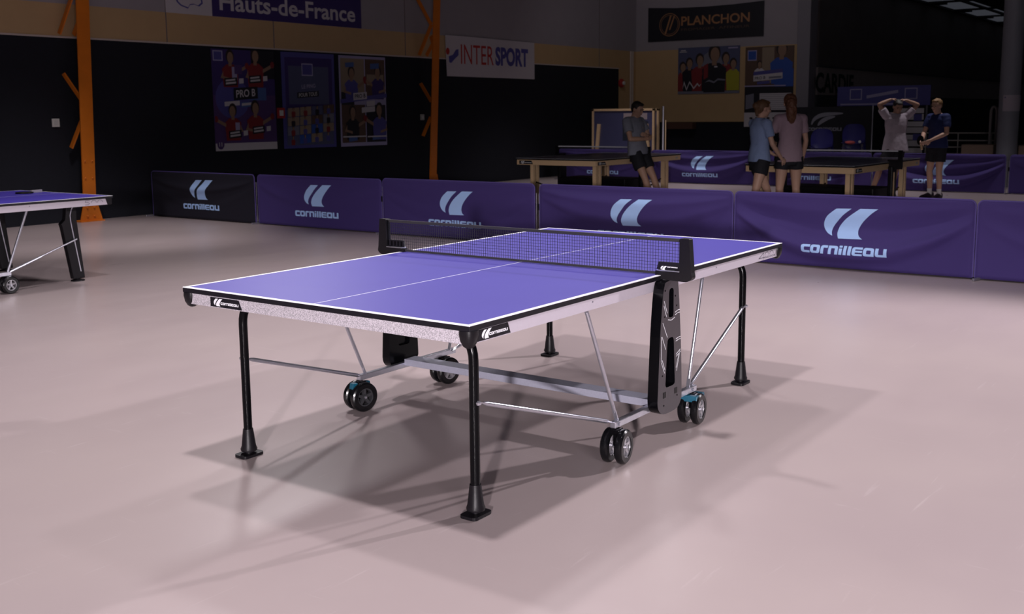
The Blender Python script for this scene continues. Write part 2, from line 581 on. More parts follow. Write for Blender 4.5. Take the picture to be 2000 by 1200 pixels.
# ------------------------------------------------------------------ orange steel columns
def orange_column(x, label, base_y=11.0, plate=True):
    t = thing('steel_column', label, 'column', (x, base_y, 0), 0, 'orange steel columns on the left wall')
    lean = -0.055
    H = 5.0
    f = lambda z: lean*z
    m = MB()
    m.mesh([(-0.10, -0.12, 0), (0.10, -0.12, 0), (0.10, -0.10, 0), (-0.10, -0.10, 0),
            (-0.095, -0.12+f(H), H), (0.095, -0.12+f(H), H), (0.095, -0.10+f(H), H), (-0.095, -0.10+f(H), H)],
           [(3, 2, 1, 0), (4, 5, 6, 7), (0, 1, 5, 4), (1, 2, 6, 5), (2, 3, 7, 6), (3, 0, 4, 7)])
    m.build('front_flange', M['orange'], t)
    m = MB()
    m.mesh([(-0.03, -0.11, 0), (0.03, -0.11, 0), (0.03, -0.06, 0), (-0.03, -0.06, 0),
            (-0.03, -0.11+f(H), H), (0.03, -0.11+f(H), H), (0.03, -0.06+f(H), H), (-0.03, -0.06+f(H), H)],
           [(3, 2, 1, 0), (4, 5, 6, 7), (0, 1, 5, 4), (1, 2, 6, 5), (2, 3, 7, 6), (3, 0, 4, 7)])
    m.build('web', M['orange'], t)
    # base gusset with bolts
    m = MB()
    m.shape([[(-0.17, 0), (0.19, 0), (0.10, 0.29), (-0.105, 0.29)]], 0.014, lambda p: Vector((p.x, -0.130+p.z-0.055*p.y, p.y)))
    m.box(-0.18, 0.20, -0.17, 0.06, 0, 0.015)
    m.build('base_gusset', M['orange'], t)
    for z in (0.08, 0.20, 0.62, 0.86):
        for sx in (-0.055, 0.055):
            b = MB().lathe([(0, 0), (0.014, 0.0), (0.014, 0.009), (0.007, 0.013), (0, 0.013)], (sx, -0.132+f(z)-(0.006 if z < .3 else -.011), z), (0, -1, 0), 6)
            b.build('bolt', M['orange'], t)
    for (za, zb, xa, xb) in ((2.08, 1.72, -0.20, -0.04), (1.05, 1.42, -0.16, -0.05), (2.62, 3.2, -0.22, -0.09), (3.9, 3.2, -0.42, -0.10), (2.62, 2.9, 0.0, 0.02), (3.0, 2.7, 0.15, 0.05)):
        MB().bar((xa, -0.02, za), (xb, -0.06+f(zb), zb), 0.02, 0.075, (0, 1, 0)).build('brace', M['orange'], t)
    return t


c1 = orange_column(4.67, 'orange steel column behind the silver-edged blue table at far left')
c2 = orange_column(12.27, 'orange steel column left of the red and blue lettered white banner')

# ------------------------------------------------------------------ small fixtures on the left wall
def wallbox(name, label, cat, u, v, s, mt, inner=None):
    p = on_y(u, v, YW)
    t = thing(name, label, cat, (p.x, YW, p.z))
    MB().box(-s, s, -0.02, 0, -s*1.05, s*1.05).build('cover', mt, t, bevel=0.004)
    if inner:
        MB().box(-s*0.5, s*0.5, -0.028, -0.02, -s*0.55, s*0.55).build('rocker', inner, t, bevel=0.002)
    return t


m_sw = mat('pale_switch_plastic', (0.75, 0.75, 0.72), 0.5)
wallbox('wall_switch', 'small white wall switch left of the nearer orange column', 'switch', 108, 240, 0.055, m_sw, mat('switch_rocker', (0.68, 0.68, 0.66), 0.4))
wallbox('wall_switch', 'small white wall switch just left of the farther orange column', 'switch', 824, 229, 0.055, mat('grey_switch_plastic', (0.5, 0.48, 0.46), 0.5), MATS['switch_rocker'])
wallbox('fire_call_point', 'red fire call point between the first two posters', 'call point', 548, 221, 0.085, mat('red_plastic', (0.45, 0.03, 0.03), 0.4), m_sw)
p = on_y(1212, 163, YW)
al = thing('alarm_sounder', 'small red and white alarm sounder high at the end of the left wall', 'alarm', (20.02, YW, 2.22))
MB().lathe([(0, 0), (0.11, 0), (0.11, 0.05), (0.08, 0.08), (0, 0.085)], (0, 0, 0), (0, -1, 0), 20).build('base', MATS['red_plastic'], al, smooth=True)
MB().lathe([(0, 0.085), (0.05, 0.085), (0.045, 0.12), (0, 0.13)], (0, 0, 0), (0, -1, 0), 16).build('lens', m_sw, al, smooth=True)


# ------------------------------------------------------------------ posters and banners
def pm(name, c):
    return mat('print_'+name, c, 0.55)


PC = dict(navy=pm('navy', (0.05, 0.03, 0.16)), blue=pm('blue', (0.085, 0.08, 0.32)), black=pm('black', (0.012, 0.012, 0.02)), red=pm('red', (0.24, 0.025, 0.03)),
          skin=pm('skin', (0.30, 0.18, 0.12)), hair=pm('hair', (0.03, 0.02, 0.02)), white=pm('white', (0.62, 0.58, 0.62)), sky=pm('sky', (0.07, 0.13, 0.36)),
          grey=pm('grey', (0.20, 0.20, 0.26)), tan=pm('tan', (0.32, 0.24, 0.17)), brown=pm('brown', (0.12, 0.07, 0.05)), yellow=pm('yellow', (0.42, 0.40, 0.03)),
          cobalt=pm('cobalt', (0.03, 0.09, 0.42)), violet=pm('violet', (0.09, 0.045, 0.17)), lilac=pm('lilac', (0.40, 0.36, 0.58)), gold=pm('gold', (0.42, 0.20, 0.09)),
          bright_red=pm('bright_red', (0.50, 0.035, 0.03)), green=pm('green', (0.01, 0.03, 0.025)), bluegrey=pm('bluegrey', (0.09, 0.10, 0.20)))


class Sheet:
    """A printed sheet hanging on a wall: board plus layers of print, one mesh with several inks."""
    def __init__(self, origin, U, V, N, thick=0.006):
        self.o, self.U, self.V, self.N = Vector(origin), Vector(U), Vector(V), Vector(N)
        self.m = MB(); self.mats = []; self.k = 0; self.t = thick
        self.w = self.U.length; self.h = self.V.length
        self.Un = self.U.normalized(); self.Vn = self.V.normalized()

    def _mi(self, ink):
        mt = PC[ink]
        if mt not in self.mats:
            self.mats.append(mt)
        self.m.mi = self.mats.index(mt)

    def base(self, ink, loop=None):
        self._mi(ink)
        lp = loop or [(0, 0), (1, 0), (1, 1), (0, 1)]
        self.m.shape([lp], self.t, lambda p: self.o+self.U*p.x+self.V*p.y+self.N*(p.z+self.t/2))
        return self

    def _lift(self):
        self.k += 1
        return self.t + 0.0005*self.k

    def poly(self, ink, *loops):
        self._mi(ink); z = self._lift()
        v, f = shape2d([[(min(1, max(0, p[0])), min(1, max(0, p[1]))) for p in lp] for lp in loops])
        self.m.mesh(v, f, lambda p: self.o+self.U*p.x+self.V*p.y+self.N*z)
        return self

    def rect(self, ink, x0, y0, x1, y1, sk=0.0):
        return self.poly(ink, [(x0, y0), (x1, y0+sk), (x1, y1+sk), (x0, y1)])

    def disc(self, ink, cx, cy, rx, ry, n=20):
        return self.poly(ink, [(cx+rx*math.cos(2*PI*k/n), cy+ry*math.sin(2*PI*k/n)) for k in range(n)])

    def text(self, ink, s, x0, y0, x1, y1, bold=0.0, sk=0.0):
        self._mi(ink); z = self._lift()
        v, f = text2d(s, bold)
        self.m.mesh(v, f, lambda p: self.o+self.U*(x0+(x1-x0)*p.x)+self.V*(y0+(y1-y0)*p.y+sk*p.x)+self.N*z)
        return self

    def player(self, cx, cy, s, shirt, ar, flip=1, arms=True):
        """plain head-and-shoulders figure; ar = height/width of the sheet"""
        a = 1/ar
        self.poly(shirt, [(cx-0.20*s, cy-0.38*s*a), (cx+0.20*s, cy-0.38*s*a), (cx+0.23*s, cy+0.02*s*a), (cx+0.10*s, cy+0.12*s*a), (cx-0.10*s, cy+0.12*s*a), (cx-0.23*s, cy+0.02*s*a)])
        self.rect('skin', cx-0.045*s, cy+0.08*s*a, cx+0.045*s, cy+0.20*s*a)
        self.disc('hair', cx, cy+0.30*s*a, 0.115*s, 0.15*s*a)
        self.disc('skin', cx+0.01*s*flip, cy+0.265*s*a, 0.085*s, 0.125*s*a)
        if arms:
            self.poly('skin', [(cx+0.2*s*flip, cy), (cx+0.42*s*flip, cy+0.10*s*a), (cx+0.44*s*flip, cy+0.03*s*a), (cx+0.2*s*flip, cy-0.08*s*a)])
            self.disc('red', cx+0.47*s*flip, cy+0.10*s*a, 0.055*s, 0.07*s*a)
            self.poly('skin', [(cx-0.2*s*flip, cy-0.02*s*a), (cx-0.28*s*flip, cy-0.18*s*a), (cx-0.02*s*flip, cy-0.24*s*a), (cx-0.02*s*flip, cy-0.18*s*a), (cx-0.2*s*flip, cy-0.14*s*a)])
        return self

    def done(self, name, label, cat, group=None):
        # put the object's origin at the sheet's lower edge
        o = self.m.build(name, mats=self.mats, weld=False)
        c = self.o + self.U*0.5
        for v in o.data.vertices:
            v.co -= c
        o.location = c
        return tag(o, label, cat, group)


NL = (0, -1, 0)   # normal of the left wall, into the hall
NB = (-1, 0, 0)   # normal of the back wall


def left_sheet(x0, x1, z0, z1, off=0.004):
    return Sheet((x0, YW-off, z0), (x1-x0, 0, 0), (0, 0, z1-z0), NL)


G = 'tall posters on the black wall'
# poster 1: four players, PRO B
s = left_sheet(7.10, 8.40, 0.915, 2.54)
s.base('violet').rect('navy', 0.0, 0.55, 1, 1).rect('black', 0.62, 0.72, 1, 1)
s.disc('blue', 0.30, 0.52, 0.27, 0.20)
s.rect('white', 0, 0, 1, 0.075)
s.disc('violet', 0.08, 0.065, 0.055, 0.05).rect('white', 0.055, 0.045, 0.065, 0.085).rect('white', 0.09, 0.045, 0.10, 0.085)
s.rect('lilac', 0.02, 0.885, 0.17, 0.985).rect('blue', 0.035, 0.895, 0.155, 0.975)
s.player(0.28, 0.80, 0.56, 'red', 1.25, 1).player(0.68, 0.815, 0.60, 'red', 1.25, 1)
s.rect('lilac', 0.30, 0.70, 0.38, 0.83).rect('violet', 0.34, 0.76, 0.46, 0.85)
s.rect('sky', 0.55, 0.50, 0.84, 0.63).rect('black', 0.31, 0.50, 0.70, 0.62, 0.02)
s.text('white', 'PRO B', 0.35, 0.525, 0.66, 0.60, 0.02, 0.02)
s.rect('white', 0.16, 0.44, 0.40, 0.485, 0.012).rect('sky', 0.42, 0.43, 0.66, 0.48, 0.012).rect('white', 0.43, 0.445, 0.62, 0.470, 0.012)
s.player(0.28, 0.27, 0.56, 'red', 1.25, -1).player(0.64, 0.29, 0.60, 'red', 1.25, 1)
s.rect('lilac', 0.31, 0.16, 0.38, 0.28)
for bx_, by_ in ((0.17, 0.64), (0.56, 0.67), (0.20, 0.12), (0.58, 0.16)):
    s.rect('black', bx_, by_, bx_+0.20, by_+0.075, 0.012).rect('white', bx_+0.02, by_+0.045, bx_+0.17, by_+0.062, 0.012).rect('white', bx_+0.02, by_+0.015, bx_+0.18, by_+0.034, 0.012)
    s.rect('white', bx_+0.23, by_+0.025, bx_+0.30, by_+0.075, 0.006)
s.done('poster', 'purple poster of four red-shirted players with PRO B in its middle', 'poster', G)
# poster 2: LE PING POUR TOUS
s = left_sheet(8.56, 9.81, 0.91, 2.55)
s.base('blue').rect('bluegrey', 0.06, 0.03, 0.95, 0.95).rect('navy', 0.06, 0.40, 0.95, 0.95).rect('bluegrey', 0.12, 0.46, 0.88, 0.86)
s.rect('lilac', 0.37, 0.76, 0.58, 0.89).rect('blue', 0.385, 0.772, 0.565, 0.878)
s.text('lilac', 'LE PING', 0.36, 0.625, 0.62, 0.665, 0.01, 0.015)
s.rect('black', 0.27, 0.525, 0.68, 0.585, 0.02).text('white', 'POUR TOUS', 0.30, 0.535, 0.65, 0.575, 0.015, 0.02)
for r in range(4):
    for c in range(4):
        x = 0.065+0.222*c; y = 0.035+0.098*r+0.018*c*0.6
        s.rect(random.choice(['tan', 'brown', 'bluegrey', 'cobalt', 'grey']), x, y, x+0.21, y+0.09, 0.01)
        s.player(x+0.10, y+0.045, 0.16, random.choice(['blue', 'red', 'cobalt', 'black']), 1.3, arms=False)
s.done('poster', 'blue-framed poster reading LE PING POUR TOUS above a patchwork of photos', 'poster', G)
# poster 3: four photos, PRO B
s = left_sheet(9.93, 11.16, 0.905, 2.545)
s.base('lilac').rect('tan', 0.03, 0.52, 0.53, 0.97).rect('brown', 0.55, 0.54, 0.98, 0.97).rect('brown', 0.03, 0.04, 0.53, 0.46).rect('black', 0.55, 0.04, 0.98, 0.46)
s.rect('black', 0.03, 0.46, 0.30, 0.60).rect('tan', 0.58, 0.68, 0.95, 0.80)
s.player(0.25, 0.68, 0.62, 'blue', 1.33, 1).player(0.82, 0.70, 0.62, 'navy', 1.33, -1)
s.player(0.25, 0.25, 0.62, 'black', 1.33, 1).player(0.83, 0.26, 0.68, 'blue', 1.33, -1)
s.rect('sky', 0.12, 0.87, 0.30, 0.92, 0.01).rect('sky', 0.65, 0.86, 0.84, 0.92, 0.01)
s.rect('blue', 0.0, 0.475, 1.0, 0.52, 0.07).rect('white', 0.27, 0.51, 0.56, 0.59, 0.015)
s.text('black', 'PRO B', 0.30, 0.53, 0.53, 0.575, 0.02, 0.012)
s.rect('white', 0.55, 0.44, 0.73, 0.50, 0.01).rect('white', 0.44, 0.37, 0.73, 0.43, 0.015)
s.rect('sky', 0.15, 0.05, 0.33, 0.10, 0.012).rect('sky', 0.66, 0.06, 0.82, 0.10, 0.012)
s.rect('white', 0.03, 0.10, 0.53, 0.115).rect('white', 0.55, 0.095, 0.98, 0.11)
s.done('poster', 'poster of four player photos with a white PRO B tag, rightmost of three', 'poster', G)

# Hauts-de-France banner
pa, pb_ = on_y(428, 20, YW), on_y(693, 43, YW)
pc, pd = on_y(597, 3, YW), on_y(597, 35, YW)
x0, x1 = 7.16, 10.545
s = Sheet((6.29, YW-0.008, 3.045), (x1-6.29, 0, 0), (0, 0, 1.15), NL)
ww = x1-6.29
s.base('white')
fx = lambda x: (x-6.29)/ww
s.poly('navy', [(fx(x0), 0), (1, 0), (1, 1), (fx(x0), 1)])
cap = (pc.z-pd.z)
zb = (pa.z+pb_.z)/2
s.text('white', 'Hauts-de-France', fx(pa.x), (zb-3.045)/1.15, fx(pb_.x), (zb+cap-3.045)/1.15, 0.02)
# map outline on the white part: only its lower edge is in the picture
mo = [on_y(u, v, YW) for u, v in ((340, -6), (344, 4), (351, 11), (358, 14), (366, 17), (370, 10), (378, 9), (388, 13), (395, 7), (393, -4))]
out = [(fx(p.x), (p.z-3.045)/1.15) for p in mo]
out += [(fx(mo[-1].x+0.10), 0.75), (fx(mo[0].x-0.12), 0.85)]
cxm = sum(p[0] for p in out)/len(out); cym = sum(p[1] for p in out)/len(out)
inn = [(cxm+(p[0]-cxm)*0.88, cym+(p[1]-cym)*0.90) for p in out]
s.poly('blue', out, inn)
s.done('banner', 'blue and white Hauts-de-France banner high on the left wall', 'banner')

# INTERSPORT banner
s = Sheet((12.95, YW-0.02, 2.24), (3.16, 0, 0), (0, 0, 0.82), NL)
s.base('white', [(0.012, 0), (1, 0), (1, 0.985), (0.5, 1.0), (0, 1)])
X_ = lambda u, v: ((on_y(u, v, YW-0.02).x-12.95)/3.16, (on_y(u, v, YW-0.02).z-2.24)/0.82)
s.disc('bright_red', *X_(874, 100), 0.019, 0.085)
s.poly('blue', [X_(u, v) for u, v in ((876, 110), (884, 107), (890, 97), (895, 96), (895, 108), (887, 116), (881, 123), (877, 122))])
a_, b_ = X_(900, 126), X_(964, 129)
s.text('bright_red', 'INTER', a_[0], 0.32, b_[0], 0.80, 0.0)
a_, b_ = X_(967, 129), X_(1031, 131)
s.text('blue', 'SPORT', a_[0], 0.32, b_[0], 0.80, 0.045)
s.done('banner', 'white banner with red and blue INTERSPORT lettering', 'banner')

# PLANCHON banner on the back wall: top edge bows upward to the right
s = Sheet((XB-0.02, 10.71, 3.27), (0, -3.15, 0), (0, 0, 0.86), NB)
s.base('black', [(0, 0), (1, 0), (1, 0.97), (0.75, 0.93), (0.5, 0.92), (0.25, 0.94), (0, 1.0)])
s.disc('gold', 0.195, 0.47, 0.092, 0.335).disc('black', 0.195, 0.47, 0.087, 0.315)
s.disc('gold', 0.195, 0.47, 0.078, 0.28).disc('black', 0.195, 0.47, 0.075, 0.27)
s.poly('gold', [(0.15, 0.20), (0.165, 0.20), (0.215, 0.74), (0.20, 0.74)]).poly('gold', [(0.19, 0.32), (0.203, 0.32), (0.245, 0.72), (0.232, 0.72)])
s.text('gold', 'PLANCHON', 0.30, 0.42, 0.885, 0.68, 0.02)
s.text('brown', 'FROMAGER  AFFINEUR', 0.30, 0.27, 0.885, 0.34, 0.0)
s.done('banner', 'black PLANCHON banner with gold lettering above the back wall posters', 'banner')

# poster with six players on the back wall
s = Sheet((XB-0.012, 9.84, 1.925), (0, -1.68, 0), (0, 0, 1.155), NB)
s.base('bluegrey').rect('grey', 0.0, 0.0, 1, 0.12).disc('grey', 0.55, 0.6, 0.18, 0.30)
for cx_, cy_, sc_, ink in ((0.08, 0.38, 0.50, 'red'), (0.19, 0.45, 0.52, 'black'), (0.36, 0.48, 0.60, 'red'), (0.78, 0.52, 0.55, 'red'), (0.90, 0.42, 0.50, 'yellow')):
    s.player(cx_, cy_, sc_, ink, 0.69, arms=False)
    s.rect(ink, cx_-0.10*sc_*2, 0.06, cx_+0.10*sc_*2, cy_-0.10)
s.rect('black', 0.40, 0.06, 0.74, 0.40).player(0.60, 0.50, 0.85, 'black', 0.69, arms=False)
s.rect('red', 0.43, 0.30, 0.50, 0.60, 0.05).rect('white', 0.60, 0.555, 0.65, 0.585)
s.poly('white', [(0.08, 0.10), (0.11, 0.28), (0.15, 0.12), (0.20, 0.28), (0.27, 0.14), (0.33, 0.24), (0.36, 0.18), (0.40, 0.22), (0.36, 0.15), (0.33, 0.20), (0.27, 0.10), (0.20, 0.24), (0.15, 0.07), (0.11, 0.22)])
s.poly('grey', [(0.45, 0.24), (0.52, 0.30), (0.60, 0.26), (0.66, 0.32), (0.78, 0.30), (0.78, 0.27), (0.66, 0.28), (0.60, 0.22), (0.52, 0.26)])
s.rect('white', 0.03, 0.90, 0.15, 0.915).rect('white', 0.05, 0.93, 0.13, 0.95).rect('lilac', 0.82, 0.94, 0.97, 0.97)
s.done('poster', 'wide poster of a six-player team in red, black and yellow shirts', 'poster')

# poster with the blue-shirted player
s = Sheet((XB-0.012, 8.015, 1.10), (0, -1.235, 0), (0, 0, 1.92), NB)
s.base('brown').rect('black', 0.0, 0.18, 1, 0.52).rect('tan', 0.35, 0.55, 0.60, 0.99).rect('white', 0, 0, 1, 0.18)
s.player(0.75, 0.78, 1.0, 'cobalt', 1.55, 1, arms=False).rect('cobalt', 0.62, 0.50, 1.0, 0.72)
s.player(0.30, 0.70, 0.45, 'white', 1.55, arms=False)
s.rect('lilac', 0.05, 0.83, 0.24, 0.96).rect('cobalt', 0.065, 0.842, 0.225, 0.948)
s.rect('blue', 0.18, 0.64, 0.78, 0.69, 0.03).rect('white', 0.18, 0.57, 0.78, 0.645, 0.03).text('black', 'PRO B', 0.21, 0.59, 0.43, 0.625, 0.01, 0.01)
s.rect('grey', 0.50, 0.60, 0.76, 0.625, 0.008).rect('blue', 0.26, 0.53, 0.52, 0.565, 0.012)
s.rect('lilac', 0.0, 0.505, 0.85, 0.52)
s.rect('white', 0.32, 0.21, 0.97, 0.42)
for k in range(8):
    s.rect('grey', 0.34, 0.225+0.025*k, 0.95, 0.229+0.025*k)
s.rect('grey', 0.03, 0.22, 0.20, 0.40, 0.02)
for k in range(6):
    s.rect('black', 0.12+0.12*k, 0.10, 0.18+0.12*k, 0.12)
s.done('poster', 'portrait poster of a player in a blue shirt, PRO B strip across its middle', 'poster')

# annex: CARDIF lettering on the wall banner
s = Sheet((20.95, YC-0.006, 1.905), (2.70, 0, 0), (0, 0, 0.47), NL, 0.002)
s.text('green', 'CARDIF', 0, 0, 1, 1, 0.03)
s.done('wall_lettering', 'dark CARDIF lettering on the annex wall beside the pilaster', 'lettering')

# ------------------------------------------------------------------ cornilleau barriers
def fold_field(a, seed):
    rnd = random.Random(seed)
    ks = [(rnd.uniform(0.18, 0.9), rnd.uniform(0.07, 0.12), rnd.uniform(0.5, 1.0)*rnd.choice((-1, 1, 1))) for _ in range(6)]
    ph = rnd.uniform(0, 6)

    def f(s_, t_):
        e = 4*s_*(1-s_)
        q = (1-t_)/(0.34+0.66*e)
        d = 0
        for c, wd, am in ks:
            d += am*math.exp(-((q-c)/wd)**2)
        d *= min(1, e*2.2)*min(1, t_*6)*min(1, (1-t_)*9)
        d += 0.35*math.sin(ph+7*s_+3*t_)*e + 0.25*math.sin(ph*2+19*s_-6*t_)*e*t_*(1-t_)*3
        return a*d
    return f


def barrier(y_left, x, amp, seed, label, group, h=0.69, width=2.33, skew=0.0, logo=True, feet=True, cloth=None, posts=(1, 1)):
    """origin at the left end on the floor; +X local runs along the barrier to the viewer's right, +Y faces away from the hall front"""
    t = thing('barrier', label, 'barrier', (x, y_left, 0), -PI/2+skew, group)
    w_ = width-0.045
    F = fold_field(amp, seed)
    rc = 0.05

    def surf(X, Z, off):
        s_ = max(0, min(1, X/w_)); t_ = max(0, min(1, Z/h))
        return Vector((X, -F(s_, t_)+off, Z))
    nx, nz = 150, 56
    m = MB()
    for side, off in ((0, -0.016), (1, 0.016)):
        vs = []
        for j in range(nz+1):
            for i in range(nx+1):
                X = w_*i/nx
                d = min(X, w_-X)
                top = h-(rc-math.sqrt(max(0, rc*rc-(rc-d)**2))) if d < rc else h
                Z = 0.012+(top-0.012)*j/nz
                edge = min(1, min(j, nz-j, i, nx-i)/1.5)
                p = surf(X, Z, 0)
                p.y += off*edge
                vs.append(p)
        fs = []
        for j in range(nz):
            for i in range(nx):
                a = j*(nx+1)+i
                q = (a, a+1, a+nx+2, a+nx+1)
                fs.append(q if side == 0 else q[::-1])
        m.mesh(vs, fs)
    m.build('cloth', cloth or M['cloth'], t, smooth=True)
    # hem piping on the top tube and the steel frame that shows at the ends
    mt = MB()
    pts = [(0.0, 0, 0.02), (0.0, 0, h-rc)] + [(rc-rc*math.cos(k*PI/12), 0, h-rc+rc*math.sin(k*PI/12)) for k in range(1, 6)] + [(rc, 0, h)]
    pts2 = [(w_-p[0], 0, p[2]) for p in pts[::-1]]
    mt.tube(pts+pts2, 0.0075, 8)
    mt.build('hem_tube', M['cloth_l'], t, smooth=True)
    for X, on in ((-0.018, posts[0]), (w_+0.018, posts[1])):
        if not on:
            continue
        MB().tube([(X, 0.012, 0.0), (X, 0.012, h-0.10)], 0.006, 8).build('frame_post', M['steel'], t, smooth=True)
    if feet:
        for X in ((-0.022,) if posts[0] else (0.04,)):
            MB().bar((X-0.03, -0.10, 0.012), (X+0.03, 0.10, 0.012), 0.022, 0.022).build('foot', M['steel'], t, bevel=0.003)
            if not posts[0]:
                continue
            MB().box(X-0.012, X+0.012, -0.004, 0.026, 0.40, 0.47).build('clip', M['blackp'], t, bevel=0.003)
    if logo:
        v, f = logo_mesh((w_/2-0.40, 0.150), 1.0, (w_/2-0.40, 0.155), 1.0)
        b = bmesh.new()
        bv = [b.verts.new(p) for p in v]
        for q in f:
            try:
                b.faces.new([bv[i] for i in q])
            except ValueError:
                pass
        x_ = w_/2-0.42
        while x_ < w_/2+0.44:
            bmesh.ops.bisect_plane(b, geom=b.verts[:]+b.edges[:]+b.faces[:], plane_co=(x_, 0, 0), plane_no=(1, 0, 0)); x_ += 0.025
        z_ = 0.14
        while z_ < 0.56:
            bmesh.ops.bisect_plane(b, geom=b.verts[:]+b.edges[:]+b.faces[:], plane_co=(0, z_, 0), plane_no=(0, 1, 0)); z_ += 0.02
        b.verts.index_update()
        lm = MB()
        lm.mesh([surf(q.co.x, q.co.y, -0.0205) for q in b.verts], [[q.index for q in fc.verts] for fc in b.faces])
        b.free()
        lm.build('printed_logo', M['lightblue'], t, smooth=True, weld=False)
    return t


GB = 'front row of navy fabric barriers'
XF = 5.66
fr = [(10.78, 0.010, 3, 'darkest navy barrier of the front row, against the black wall'),
      (8.45, 0.006, 11, 'navy barrier of the front row, second from the black wall'),
      (6.12, 0.006, 5, 'navy barrier of the front row directly behind the left net post'),
      (3.765, 0.026, 8, 'navy barrier of the front row behind the table far corner'),
      (1.436, 0.042, 21, 'creased navy barrier of the front row, its whole logo visible right of the table'),
      (-0.812, 0.008, 6, 'navy barrier cut off by the right edge of the picture')]
for i, (yl, am, sd, lb) in enumerate(fr):
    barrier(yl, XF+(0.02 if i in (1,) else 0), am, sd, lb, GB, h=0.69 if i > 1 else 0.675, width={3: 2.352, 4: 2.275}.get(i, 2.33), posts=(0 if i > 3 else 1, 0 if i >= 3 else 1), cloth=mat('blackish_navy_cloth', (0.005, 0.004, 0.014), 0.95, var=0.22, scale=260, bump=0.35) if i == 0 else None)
GR = 'second row of navy barriers beyond the wooden tables'
for i, (yl, am, sd, lb) in enumerate([
        (10.35, 0.012, 31, 'back-row navy barrier half hidden behind the leaning man'),
        (8.00, 0.040, 37, 'back-row navy barrier with whole logo, right of the leaning man'),
        (5.66, 0.016, 33, 'back-row navy barrier behind the woman in the pink shirt'),
        (3.33, 0.040, 34, 'back-row navy barrier behind the player in the dark blue shirt'),
        (0.97, 0.010, 35, 'back-row navy barrier at the right edge beside the round column')]):
    barrier(yl, 16.05, am, sd, lb, GR, h=0.68)


# ------------------------------------------------------------------ table tennis tables
def net_mesh(y0, y1, z0, z1, cell=0.0135, r=0.0007):
    m = MB()
    n = int((y1-y0)/cell)
    for k in range(n+1):
        y = y0+(y1-y0)*k/n
        m.box(-r, r, y-r, y+r, z0, z1)
    nz = int((z1-z0)/cell)
    for k in range(1, nz):
        z = z0+(z1-z0)*k/nz
        m.box(-r, r, y0, y1, z-r, z+r)
    return m


def caster(t, x, y, hub, lever=False, toe=0.0, out=1):
    """twin-wheel caster, wheels in planes normal to Y"""
    c = thing('caster', '', '', (x, y, 0), toe)
    del c['label']; del c['category']
    c.parent = t
    R = 0.075
    for s in (-1, 1):
        yy = s*0.032
        m = MB().lathe([(0.046, -0.017), (0.066, -0.017), (0.073, -0.011), (R, 0.0), (0.073, 0.011), (0.066, 0.017), (0.046, 0.017), (0.046, -0.017)], (0, yy, R), (0, 1, 0), 40)
        tyre = m.build('wheel', M['rubber'], c, smooth=True)
        h = MB()
        h.lathe([(0.0, -0.012), (0.013, -0.014), (0.013, 0.014), (0, 0.012)], (0, yy, R), (0, 1, 0), 16)
        h.lathe([(0.040, -0.013), (0.048, -0.013), (0.048, 0.013), (0.040, 0.013), (0.040, -0.013)], (0, yy, R), (0, 1, 0), 32)
        for k in range(5):
            a = 2*PI*k/5+0.3
            h.bar((0.010*math.cos(a), yy, R+0.010*math.sin(a)), (0.043*math.cos(a), yy, R+0.043*math.sin(a)), 0.018, 0.016, (0, 1, 0), 0.012, 0.024)
        h.build('hub', hub, tyre, bevel=0.001)
    MB().tube([(0, -0.05, R), (0, 0.05, R)], 0.006, 10).build('axle', M['zinc'], c, smooth=True)
    MB().box(-0.013, 0.013, -0.012, 0.012, R, 0.138).box(-0.024, 0.024, -0.02, 0.02, 0.128, 0.150).build('fork', M['blackm'], c, bevel=0.003)
    if lever:
        m = MB()
        prof = [(-0.055, 0.118), (-0.05, 0.146), (0.05, 0.146), (0.058, 0.112), (0.02, 0.108), (-0.02, 0.108)]
        m.shape([prof], 0.085 if lever == 2 else 0.03, lambda p: Vector((p.x, p.z, p.y)))
        m.build('brake_lever', M['teal'], c, bevel=0.004)
    return c


def leg_tube(t, sx, sy, x, y, top):
    pts = [(x, y, 0.10)]
    pts += [(x, y, z) for z in (0.2, 0.35, 0.5, 0.585)]
    r = 0.10
    for k in range(1, 9):
        a = k/8*PI/2
        pts.append((x, y-sy*(r-r*math.cos(a)), 0.585+r*math.sin(a)*1.12))
    pts.append((x, y-sy*0.30, 0.585+r*1.12))
    lg = MB().tube(pts, 0.0185, 18).build('leg', M['blackm'], t, smooth=True)
    f = MB().lathe([(0, 0.122), (0.0215, 0.122), (0.0225, 0.115), (0.031, 0.045), (0.036, 0.032), (0.034, 0.024), (0.016, 0.020), (0.016, 0.012), (0, 0.012)], (x, y, 0), (0, 0, 1), 24)
    f.build('foot', M['blackp'], lg, smooth=True)
    g = MB().shape([rounded([(-0.055, -0.038, 0.02), (0.055, -0.038, 0.02), (0.055, 0.038, 0.02), (-0.055, 0.038, 0.02)])], 0.012, lambda p: Vector((x+p.x, y+p.y, 0.007+p.z)))
    g.build('foot_pad', M['blackp'], lg, bevel=0.003)
    return lg


